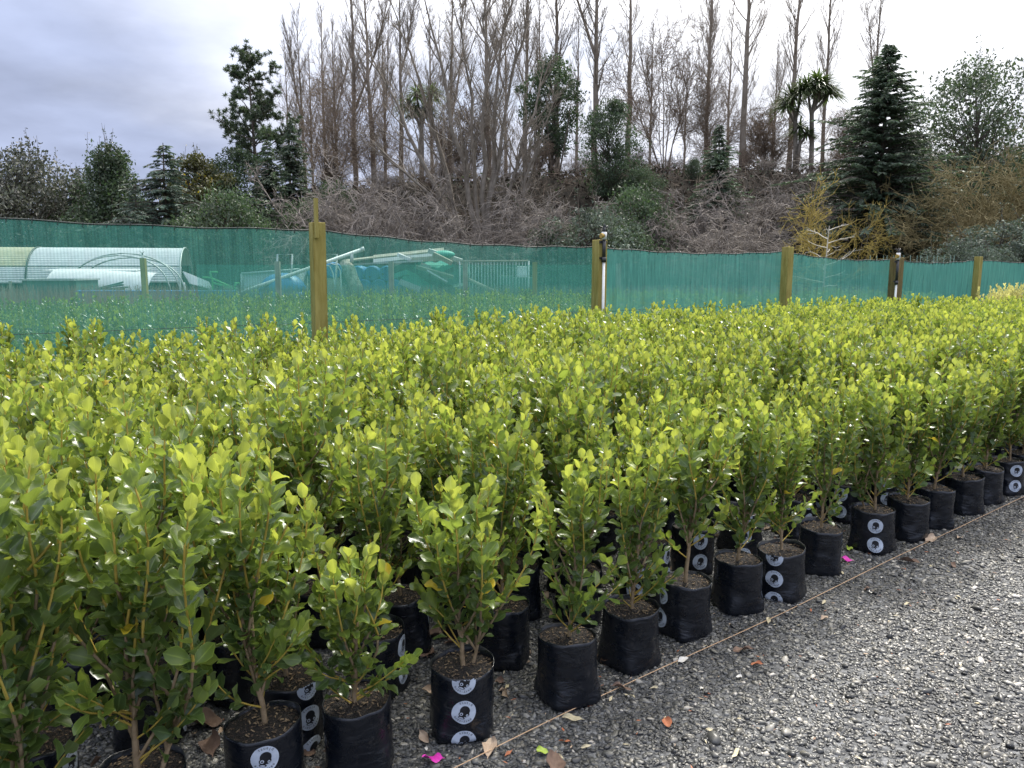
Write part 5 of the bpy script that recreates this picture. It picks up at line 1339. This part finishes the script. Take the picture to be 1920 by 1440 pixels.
YELLOW = {672: ((745, 1088), (690, 1178)), 865: ((865, 1137), (872, 1215)), 1468: ((1488, 950),), 1752: ((1735, 912),), 495: ((485, 1150),), 1538: ((1560, 925),), 262: ((205, 1350),)}
for px, py, pk, bk, turn, sc_, lab in FRONT:
    p = ground(px, py, BAG_H); p.z = 0.004
    view = math.atan2(p.x, p.y)
    t_ = potted(p, -view + turn, pk, bk, lab or 'shrub in a black planter bag in the front row along the string', 'front row of bagged shrubs along the string' if not lab else 'front row of bagged shrubs along the string',
           'single', True, sc_, (rad(random.Random(px).uniform(-2, 2)), rad(random.Random(py).uniform(-2, 2))))
    placed.append((p.x, p.y))
    for tx, ty in YELLOW.get(px, ()):                       # the odd leaf that has turned yellow
        T = Matrix.Translation(p) @ t_.rotation_euler.to_matrix().to_4x4()
        lv = [o for o in t_.children if o.name.startswith('leaf')]
        def gap(o):
            q = project(T @ o.matrix_basis.translation); return (q[0] - tx) ** 2 + (q[1] - ty) ** 2 + 4000 * (q[2] - 0.1 > project(p)[2])
        o = min(lv, key=gap); o.data = LEAF_MESH[(3, random.Random(tx).randrange(NV))]; o['label'] = 'yellowed leaf'
# second-row bags that show between the front ones
SECOND = [
    (60, 1392, 2, 2, 1.0, 1.0, 'leafy shrub second row back whose bark-topped bag shows at the bed corner'),
    (440, 1188, 1, 0, -2.4, 1.0, 'shrub in a dark bag standing behind the bag with a label at its rim'),
    (540, 1262, 3, 3, 0.6, 0.9, 'shrub squeezed in right behind the bag with a label at its rim'),
    (705, 1180, 0, 1, 1.15, 1.0, 'shrub in a bag with labels on its right edge, behind the short bushy shrub'),
    (942, 1132, 9, 0, 3.0, 0.95, 'shrub in a shiny plain bag behind and right of the three-label bag'),
    (820, 1045, 4, 3, 1.8, 0.95, 'shrub second row back behind the three-label bag'),
    (1085, 1065, 2, 5, 3.0, 0.95, 'shrub second row back behind the wrinkled corner bag'),
    (1215, 1010, 0, 2, 1.2, 0.95, 'shrub second row back behind the bag with the crumpled bottom corner'),
    (1300, 985, 8, 1, 0.4, 0.9, 'shrub second row back behind the bare-stemmed one'),
    (1390, 955, 9, 3, 0.2, 0.9, 'shrub second row back behind the column of three labels'),
    (1585, 905, 4, 1, -0.2, 0.9, 'shrub in a labelled bag second row back beside the slanting stem'),
    (1490, 930, 3, 0, 0.9, 0.95, 'shrub second row back behind the dull plain bag')]
for px, py, pk, bk, turn, sc_, lab in SECOND:
    p = ground(px, py, BAG_H); p.z = 0.004; view = math.atan2(p.x, p.y)
    if min((p.x - a) ** 2 + (p.y - b) ** 2 for a, b in placed) < 0.20 ** 2: print('close', px, py)
    potted(p, -view + turn, pk, bk, lab, 'second row of bagged shrubs', 'single' if px < 1450 else 'joined', True, sc_)
    placed.append((p.x, p.y))

# the rest of the bed on a loose grid
rng = random.Random(77); cand = []
du, dv = 0.315, 0.295
row = 0; v = 0.19
names = ['front', 'second', 'third', 'fourth', 'fifth', 'sixth', 'seventh', 'eighth', 'ninth', 'tenth', 'eleventh', 'twelfth', 'thirteenth', 'fourteenth', 'fifteenth', 'sixteenth', 'seventeenth', 'eighteenth', 'nineteenth', 'twentieth', 'twenty-first', 'twenty-second']
while row < 24:
    uu = -4.2 + (row % 2) * du / 2
    while uu < 17:
        p = S0 + U_ * (uu + rng.uniform(-0.035, 0.035)) + V_ * (v + rng.uniform(-0.03, 0.03)); uu += du
        if p.y > fence_y(p.x) - 0.42: continue
        if p.y < 0.6: continue
        q = project((p.x, p.y, 0.85))
        if q[2] < 0.3 or q[0] < -420 or q[0] > 2330: continue
        if p.y < 1.75 and p.x < -0.5 and q[1] > 1900: continue
        if min((p.x - a) ** 2 + (p.y - b) ** 2 for a, b in placed) < 0.245 ** 2: continue
        placed.append((p.x, p.y)); cand.append((q[2], row, p, q))
    row += 1; v += dv
vis = [c for c in cand if -60 < c[3][0] < 1980 and c[3][1] < 1560]
out = [c for c in cand if not (-60 < c[3][0] < 1980 and c[3][1] < 1560)]
vis.sort(key=lambda c: c[0])
N_IND = 300 - len(FRONT) - len(SECOND)
print('bed plants in view', len(vis), 'outside', len(out))
def gold_zone(q, p): return q[0] > 1838 and fence_y(p.x) - p.y < 1.1
for i, (dist, row, p, q) in enumerate(vis[:N_IND]):
    pk = rng.choice(INNER); p.z = 0.004
    r = names[min(row, 21)]
    potted(p, rng.uniform(0, 6.28), pk, rng.randrange(NBAG), 'glossy yellow-green shrub in a black planter bag, %s row back from the string' % r, 'bagged shrubs in the %s row from the string' % r,
           'single' if i < 14 else 'joined', row < 3, rng.uniform(0.86, 1.12), (rad(rng.gauss(0, 2.6)), rad(rng.gauss(0, 2.6))))
# the shrubs too many to build one by one: tops of the plants up to the fence
def mass(name, spots, lib, label, keep, zmin, mats=LEAFM, bags=False, sc=(0.9, 1.1), hmin=0.0):
    Vs, Fs, Us, Ms = [], [], [], []; o = 0; nbs = NB()
    pre = []
    for P in PROTO:
        pre.append([q for q in P['leaves'] if q[3] > zmin * P['h']])
    for p in spots:
        pk = rng.choice(INNER); a = rng.uniform(0, 6.28); s = rng.uniform(*sc)
        T = np.array(Matrix.Translation((p.x, p.y, BAG_H + hmin)) @ Matrix.Rotation(a, 4, 'Z') @ Matrix.Scale(s, 4))
        L = pre[pk]
        for R, age, k, z in (L if keep >= 1 else [q for q in L if rng.random() < keep]):
            A = T @ np.array(R); V, F, U = lib[k]
            Vs.append(V @ A[:3, :3].T + A[:3, 3]); Fs.append(F + o); Us.append(U[F].reshape(-1, 2)); Ms.append(np.full(len(F), age)); o += len(V)
        nbs.tube([(p.x, p.y, 0.004), (p.x, p.y, BAG_H)], [0.108, 0.105], 10)
        nbs.tube([(p.x, p.y, BAG_H - 0.01), (p.x + rng.gauss(0, 0.02), p.y, BAG_H + 0.6)], [0.008, 0.004], 4)
    m = fast_mesh(name, np.concatenate(Vs), np.concatenate(Fs), mats, np.concatenate(Ms), np.concatenate(Us))
    o_ = obj(name, m); tag(o_, label, 'shrubs', kind='stuff')
    b = obj('planter_bags', nbs.mesh('planter_bags', M['bag']), o_); b['kind'] = 'stuff'
    return o_
far = [c[2] for c in vis[N_IND:] if not gold_zone(c[3], c[2])]
mass('shrub_mass', far, LO, 'crowded yellow-green shrub tops filling the back of the bed below the net', 1, 0.42)
if out: mass('shrub_mass', [c[2] for c in out if c[3][0] > -250 and c[3][0] < 2200], LO, 'crowded shrubs continuing along the bed beyond both ends', 0.6, 0.4)
# golden shrubs beyond the last post
def golden(p, k):
    t = empty('golden_shrub', p, 0, 'pale golden-leaved bagged shrub at the net beyond the last fence post', 'potted plant', 'golden shrubs by the net')
    P = PROTO[k]
    m = P['fol'].copy(); m.materials.clear()
    for _ in range(4): m.materials.append(M['leaf_gold'])
    obj('planter_bag', BAGS[k % 6][0], t); obj('soil', BAGS[k % 6][1], t); obj('stem', P['stem'], t, (0, 0, BAG_H - 0.012), None, (1, 1, 1.22)); f = obj('foliage', m, t, (0, 0, BAG_H - 0.012), None, (1, 1, 1.22)); f['kind'] = 'stuff'
for k, c in enumerate([c for c in vis[N_IND:] if gold_zone(c[3], c[2])]): golden(c[2], k % 4)
# second bed behind the fence
spots = []
for r in range(26):
    for k in range(80):
        p = Vector((-10 + k * 0.34 + rng.uniform(-0.05, 0.05), 0, 0)); p.y = fence_y(p.x) + 0.5 + r * 0.36 + rng.uniform(-0.05, 0.05); q = project((p.x, p.y, 0.9))
        if p.y > 17.7 or q[0] < -150 or q[0] > 1760: continue
        spots.append(p)
print('second bed', len(spots))
mass('far_shrub_bed', spots, LO, 'second bed of shrubs seen green through the net', 0.6, 0.66, mats=[M['leaf_old'], M['leaf_old'], M['leaf_half'], M['leaf_old']], hmin=-0.05)
# ================================================================ gravel, string, litter
def pebble_tree(mat):
    ng = bpy.data.node_groups.new('pebbles', 'GeometryNodeTree')
    ng.interface.new_socket('Geometry', in_out='INPUT', socket_type='NodeSocketGeometry'); ng.interface.new_socket('Geometry', in_out='OUTPUT', socket_type='NodeSocketGeometry')
    N, L = ng.nodes, ng.links; gi = N.new('NodeGroupInput'); go = N.new('NodeGroupOutput'); gti = N.new('GeometryNodeGeometryToInstance')
    for k in range(5):
        ic = N.new('GeometryNodeMeshIcoSphere'); ic.inputs['Radius'].default_value = 1.0; ic.inputs['Subdivisions'].default_value = 2
        sp = N.new('GeometryNodeSetPosition'); nz = N.new('ShaderNodeTexNoise'); nz.noise_dimensions = '4D'; nz.inputs['W'].default_value = k * 3.3; nz.inputs['Scale'].default_value = 0.9
        vm = N.new('ShaderNodeVectorMath'); vm.operation = 'SUBTRACT'; vm.inputs[1].default_value = (0.5, 0.5, 0.5); vs_ = N.new('ShaderNodeVectorMath'); vs_.operation = 'SCALE'; vs_.inputs['Scale'].default_value = 1.5
        L.new(nz.outputs['Color'], vm.inputs[0]); L.new(vm.outputs[0], vs_.inputs[0]); L.new(vs_.outputs[0], sp.inputs['Offset']); L.new(ic.outputs['Mesh'], sp.inputs['Geometry'])
        ss = N.new('GeometryNodeSetShadeSmooth'); L.new(sp.outputs[0], ss.inputs['Geometry'])
        sm = N.new('GeometryNodeSetMaterial'); sm.inputs['Material'].default_value = mat; L.new(ss.outputs[0], sm.inputs['Geometry']); L.new(sm.outputs[0], gti.inputs[0])
    ip = N.new('GeometryNodeInstanceOnPoints'); L.new(gi.outputs[0], ip.inputs['Points']); L.new(gti.outputs[0], ip.inputs['Instance']); ip.inputs['Pick Instance'].default_value = True
    def attr(n, t): a = N.new('GeometryNodeInputNamedAttribute'); a.data_type = t; a.inputs['Name'].default_value = n; return a.outputs['Attribute']
    L.new(attr('pick', 'INT'), ip.inputs['Instance Index']); L.new(attr('rot', 'FLOAT_VECTOR'), ip.inputs['Rotation']); L.new(attr('scl', 'FLOAT_VECTOR'), ip.inputs['Scale'])
    L.new(ip.outputs[0], go.inputs[0]); return ng
def pebble_mat():
    m, N, L = new_mat('pebble')
    out = nd(N, 'ShaderNodeOutputMaterial'); bs = nd(N, 'ShaderNodeBsdfPrincipled', {'Roughness': 0.38, 'Specular IOR Level': 0.5}); L.new(bs.outputs[0], out.inputs['Surface'])
    oi = nd(N, 'ShaderNodeObjectInfo'); cr = nd(N, 'ShaderNodeValToRGB'); L.new(oi.outputs['Random'], cr.inputs[0]); e = cr.color_ramp.elements
    e[0].color = (0.026, 0.027, 0.028, 1); e[1].color = (0.48, 0.45, 0.40, 1); e[1].position = 1.0
    for p, c in ((0.35, (0.050, 0.051, 0.049, 1)), (0.62, (0.088, 0.089, 0.083, 1)), (0.8, (0.125, 0.118, 0.096, 1)), (0.92, (0.17, 0.17, 0.16, 1)), (0.975, (0.33, 0.31, 0.26, 1))): q = e.new(p); q.color = c
    g_ = nd(N, 'ShaderNodeNewGeometry'); n_ = nd(N, 'ShaderNodeTexNoise', {'Scale': 1.6, 'Detail': 5, 'Roughness': 0.65}); L.new(g_.outputs['Position'], n_.inputs['Vector'])
    mr = nd(N, 'ShaderNodeMapRange', {'From Min': 0.34, 'From Max': 0.66, 'To Min': 0.56, 'To Max': 1.15}); L.new(n_.outputs['Fac'], mr.inputs['Value'])
    hs = nd(N, 'ShaderNodeHueSaturation'); L.new(cr.outputs[0], hs.inputs['Color']); L.new(mr.outputs[0], hs.inputs['Value'])
    L.new(hs.outputs[0], bs.inputs['Base Color']); return m
M['pebble'] = pebble_mat()
g = np.random.default_rng(5)
def pebble_field(name, n, uv_rect, size, label, jitter=0.0):
    u = g.uniform(uv_rect[0], uv_rect[1], n); v = g.uniform(uv_rect[2], uv_rect[3], n)
    base = np.array(S0)[None, :] + u[:, None] * np.array(U_)[None, :] + v[:, None] * np.array(V_)[None, :]
    s = size * np.exp(g.normal(0, 0.34, n)); base[:, 2] = 0.004 + s * g.uniform(0.0, 0.55, n) * 0.5
    m = bpy.data.meshes.new(name); m.vertices.add(n); m.vertices.foreach_set('co', base.astype(np.float32).ravel())
    for nm, t, d in (('rot', 'FLOAT_VECTOR', np.stack([g.normal(0, 0.25, n), g.normal(0, 0.25, n), g.uniform(0, 6.28, n)], axis=1)), ('scl', 'FLOAT_VECTOR', np.stack([s * g.uniform(0.9, 1.5, n), s * g.uniform(0.7, 1.0, n), s * g.uniform(0.4, 0.7, n)], axis=1))):
        a = m.attributes.new(nm, t, 'POINT'); a.data.foreach_set('vector', d.astype(np.float32).ravel())
    a = m.attributes.new('pick', 'INT', 'POINT'); a.data.foreach_set('value', g.integers(0, 5, n).astype(np.int32))
    o = obj(name, m); md = o.modifiers.new('pebbles', 'NODES'); md.node_group = PT; tag(o, label, 'gravel', kind='stuff'); return o
PT = pebble_tree(M['pebble'])
pebble_field('gravel', 160000, (-1.6, 5.6, -2.6, 0.9), 0.0059, 'loose grey river pebbles covering the yard beside the string')
pebble_field('coarse_gravel', 7000, (-1.6, 5.6, -2.6, 0.9), 0.0082, 'scattered larger pebbles among the grey gravel')
pebble_field('bed_gravel', 30000, (-3.2, 6.5, 0.9, 2.6), 0.0062, 'grey pebbles under the bagged shrubs')

# string
M['string'] = basic('string', (0.46, 0.29, 0.16), (0.60, 0.42, 0.26), 0.7, 60)
rng = random.Random(4); pts = []
for k in range(80):
    uu = -3.0 + 15.0 * k / 79; p = S0 + U_ * uu + V_ * (0.006 * math.sin(uu * 2.3) + rng.uniform(-0.001, 0.001)); p.z = 0.016 + 0.004 * math.sin(uu * 3.1); pts.append(p)
nb = NB(); nb.tube(pts, 0.0017, 6); tag(obj('string_line', nb.mesh('string_line', M['string'])), 'thin orange string stretched along the gravel in front of the bags', 'string')

# fallen leaves, petals, twigs
M['dry_a'] = basic('dry_leaf_pale', (0.30, 0.21, 0.14), (0.46, 0.36, 0.26), 0.7, 30)
M['dry_b'] = basic('dry_leaf_brown', (0.10, 0.062, 0.045), (0.20, 0.13, 0.09), 0.7, 30)
M['dry_c'] = basic('dry_leaf_red', (0.32, 0.10, 0.045), (0.42, 0.17, 0.08), 0.7, 30)
M['straw'] = basic('straw_bit', (0.42, 0.36, 0.22), (0.56, 0.50, 0.34), 0.7, 30)
M['petal'] = basic('pink_petal', (0.60, 0.03, 0.35), (0.70, 0.05, 0.42), 0.5, 30)
M['lime'] = basic('lime_leaf', (0.30, 0.42, 0.05), (0.40, 0.50, 0.08), 0.5, 30)
M['pale'] = basic('pale_flake', (0.60, 0.57, 0.50), (0.70, 0.68, 0.62), 0.6, 30)
def crisp(seed, wide=0.5, curl=0.5, wave=0.12):
    V, F, U = leaf_arrays(seed, [(t, w * wide * 2) for t, w in LF], 4, curl, 0.9 * curl, wave, 0.9)
    V = V.copy(); V[:, 1] -= 0.5; return V, F, U
def litter(name, px, py, size, mat, label, cat='leaf', wide=0.45, curl=0.5, seed=0, group=None, rz=None):
    p = ground(px, py, 0.012); V, F, U = crisp(seed + int(px), wide, curl); V = V * size * (0.8 if name == 'fallen_leaf' else 1)
    V[:, 2] -= V[:, 2].min() - 0.006
    r = random.Random(int(px * 7 + py))
    o = obj(name, fast_mesh(name, V, F, [mat], uv=U[F].reshape(-1, 2)), None, (p.x, p.y, 0.007), (r.uniform(-0.15, 0.15), r.uniform(-0.2, 0.2), r.uniform(0, 6.28) if rz is None else rz)); tag(o, label, cat, group)
litter('pink_petal', 814, 1427, 0.075, M['petal'], 'bright pink petal lying below the three-label bag', 'petal', 0.42, 0.07, 1, None, 1.5)
litter('pink_petal', 1590, 1051, 0.065, M['petal'], 'bright pink petal lying between bags near the two-label bag', 'petal', 0.4, 0.1, 2, None, 1.0)
litter('green_leaf', 1017, 1410, 0.042, M['lime'], 'fallen lime green leaf lying right of the pink petal', 'leaf', 0.5, 0.2, 3, None, 1.4)
litter('green_leaf', 1592, 1030, 0.06, M['lime'], 'fallen pale green leaf behind the far pink petal', 'leaf', 0.5, 0.3, 4)
for i, (px, py, s, m, lab, w) in enumerate([
        (918, 1405, 0.10, 'dry_a', 'crumpled pale dry leaf caught on the string by the three-label bag', 0.6),
        (1250, 1355, 0.055, 'dry_c', 'reddish brown dry leaf alone on the open gravel', 0.75),
        (1165, 1292, 0.09, 'dry_b', 'curled grey-brown leaf lying on the string near the crumpled corner bag', 0.4),
        (1040, 1435, 0.11, 'dry_b', 'dark brown leaf lying below the lime green leaf', 0.7),
        (955, 1412, 0.05, 'dry_c', 'small red-brown sprig right of the string', 0.25),
        (1060, 1392, 0.05, 'dry_c', 'small red-brown curl up-right of the lime green leaf', 0.3),
        (815, 1195, 0.13, 'dry_b', 'large ribbed brown leaf between the bags left of the three-label bag', 0.7),
        (795, 1225, 0.12, 'dry_b', 'dark brown leaf pressed against the three-label bag', 0.7),
        (1000, 1150, 0.13, 'dry_b', 'long brown leaf standing in the gap beside the shiny plain bag', 0.4),
        (380, 1360, 0.14, 'dry_b', 'large brown leaf in the gap left of the bag labelled at its rim', 0.6),
        (365, 1320, 0.12, 'dry_a', 'pale curled leaf in the gap left of the bag labelled at its rim', 0.4),
        (400, 1400, 0.12, 'dry_b', 'dark leaf at the left foot of the bag with a label at its rim', 0.7),
        (1742, 1013, 0.12, 'dry_a', 'crumpled dry leaf over the string near the two-label bag', 0.5),
        (1700, 1055, 0.14, 'dry_b', 'flat brown feathery leaf under the string near the two-label bag', 0.35),
        (1395, 1220, 0.10, 'dry_b', 'grey-brown curl right of the bag with labels at its left edge', 0.4),
        (1420, 1247, 0.055, 'dry_c', 'orange-brown leaf on the gravel below the curl', 0.5),
        (1545, 1160, 0.05, 'dry_a', 'small tan leaf on the gravel before the dull plain bag', 0.6),
        (1785, 1060, 0.06, 'dry_b', 'small dark leaf out on the gravel beyond the string', 0.5),
        (1625, 1105, 0.05, 'dry_b', 'brown leaf scrap beside a white flake', 0.5),
        (1520, 1145, 0.045, 'dry_c', 'orange sprig on the gravel right of the string', 0.2),
        (1800, 1010, 0.06, 'dry_a', 'tan leaf scrap beyond the string at the far bags', 0.6)]):
    litter('fallen_leaf', px, py, s * 1.1, M[m], lab, 'leaf', w * 0.75, 0.3, i)
for i, (px, py, s, m) in enumerate([(1280, 1240, .05, 'pale'), (1168, 1235, .03, 'pale'), (1632, 1112, .035, 'pale'), (1655, 1083, .025, 'pale'), (800, 1405, .02, 'pale'), (1385, 1270, .03, 'pale'), (1317, 1292, .03, 'pale'), (1745, 1062, .035, 'straw'),
        (900, 1385, .05, 'straw'), (950, 1290, .05, 'straw'), (1075, 1352, .09, 'straw'), (1380, 1415, .06, 'straw'), (1050, 1420, .04, 'straw'), (1145, 1310, .04, 'straw'), (1180, 1306, .05, 'straw'), (1580, 1075, .05, 'straw'), (1440, 1165, .07, 'straw'), (1700, 1135, .06, 'straw'), (1545, 1130, .05, 'straw'), (1330, 1370, .04, 'straw'), (1100, 1400, .04, 'straw'), (1225, 1290, .035, 'straw')]):
    litter('plant_flake', px, py, s, M[m], 'small pale papery flake on the gravel' if m == 'pale' else 'short straw-coloured leaf blade on the gravel', 'flake' if m == 'pale' else 'straw', 0.22 if m == 'straw' else 0.4, 0.25, 60 + i, 'pale flakes on the gravel' if m == 'pale' else 'straw bits on the gravel')
# fine litter nobody could count
nb = NB(); n = 900; u = g.uniform(-1.4, 5.5, n); v = g.normal(-0.12, 0.55, n)
P = np.array(S0)[None, :] + u[:, None] * np.array(U_)[None, :] + v[:, None] * np.array(V_)[None, :]; P[:, 2] = 0.011
A = rand_unit(g, n); A[:, 2] *= 0.15; A *= g.uniform(0.004, 0.016, (n, 1)); B = np.cross(A, [0, 0, 1.0]) * g.uniform(0.15, 0.4, (n, 1))
nb.diamonds(P, A, B); nb.M[0][:] = g.integers(0, 4, n)
tag(obj('fine_litter', nb.mesh('fine_litter', [M['straw'], M['dry_a'], M['dry_b'], M['dry_c']])), 'fine scatter of straw and leaf crumbs on the gravel', 'litter', kind='stuff')
# brown leaf litter heaped between the bags
nb = NB(); n = 500; u = g.uniform(-2.5, 5.5, n); v = g.uniform(0.15, 1.3, n)
for k in range(n):
    V, F, U = crisp(300 + k % 12, 0.4, 0.4); s = g.uniform(0.025, 0.065); a = g.uniform(0, 6.28); R = np.array(Euler((g.normal(0, .4), g.normal(0, .4), a)).to_matrix()); V = (V * s) @ R.T
    V[:, 2] -= V[:, 2].min() - 0.008; c = np.array(S0 + U_ * u[k] + V_ * v[k]); c[2] = 0; nb.add(V + c, F, int(g.integers(0, 2)))
tag(obj('leaf_litter', nb.mesh('leaf_litter', [M['dry_b'], M['dry_a']])), 'brown dead leaves blown in between the planter bags', 'leaf litter', kind='stuff')
print('objects', len(bpy.data.objects))
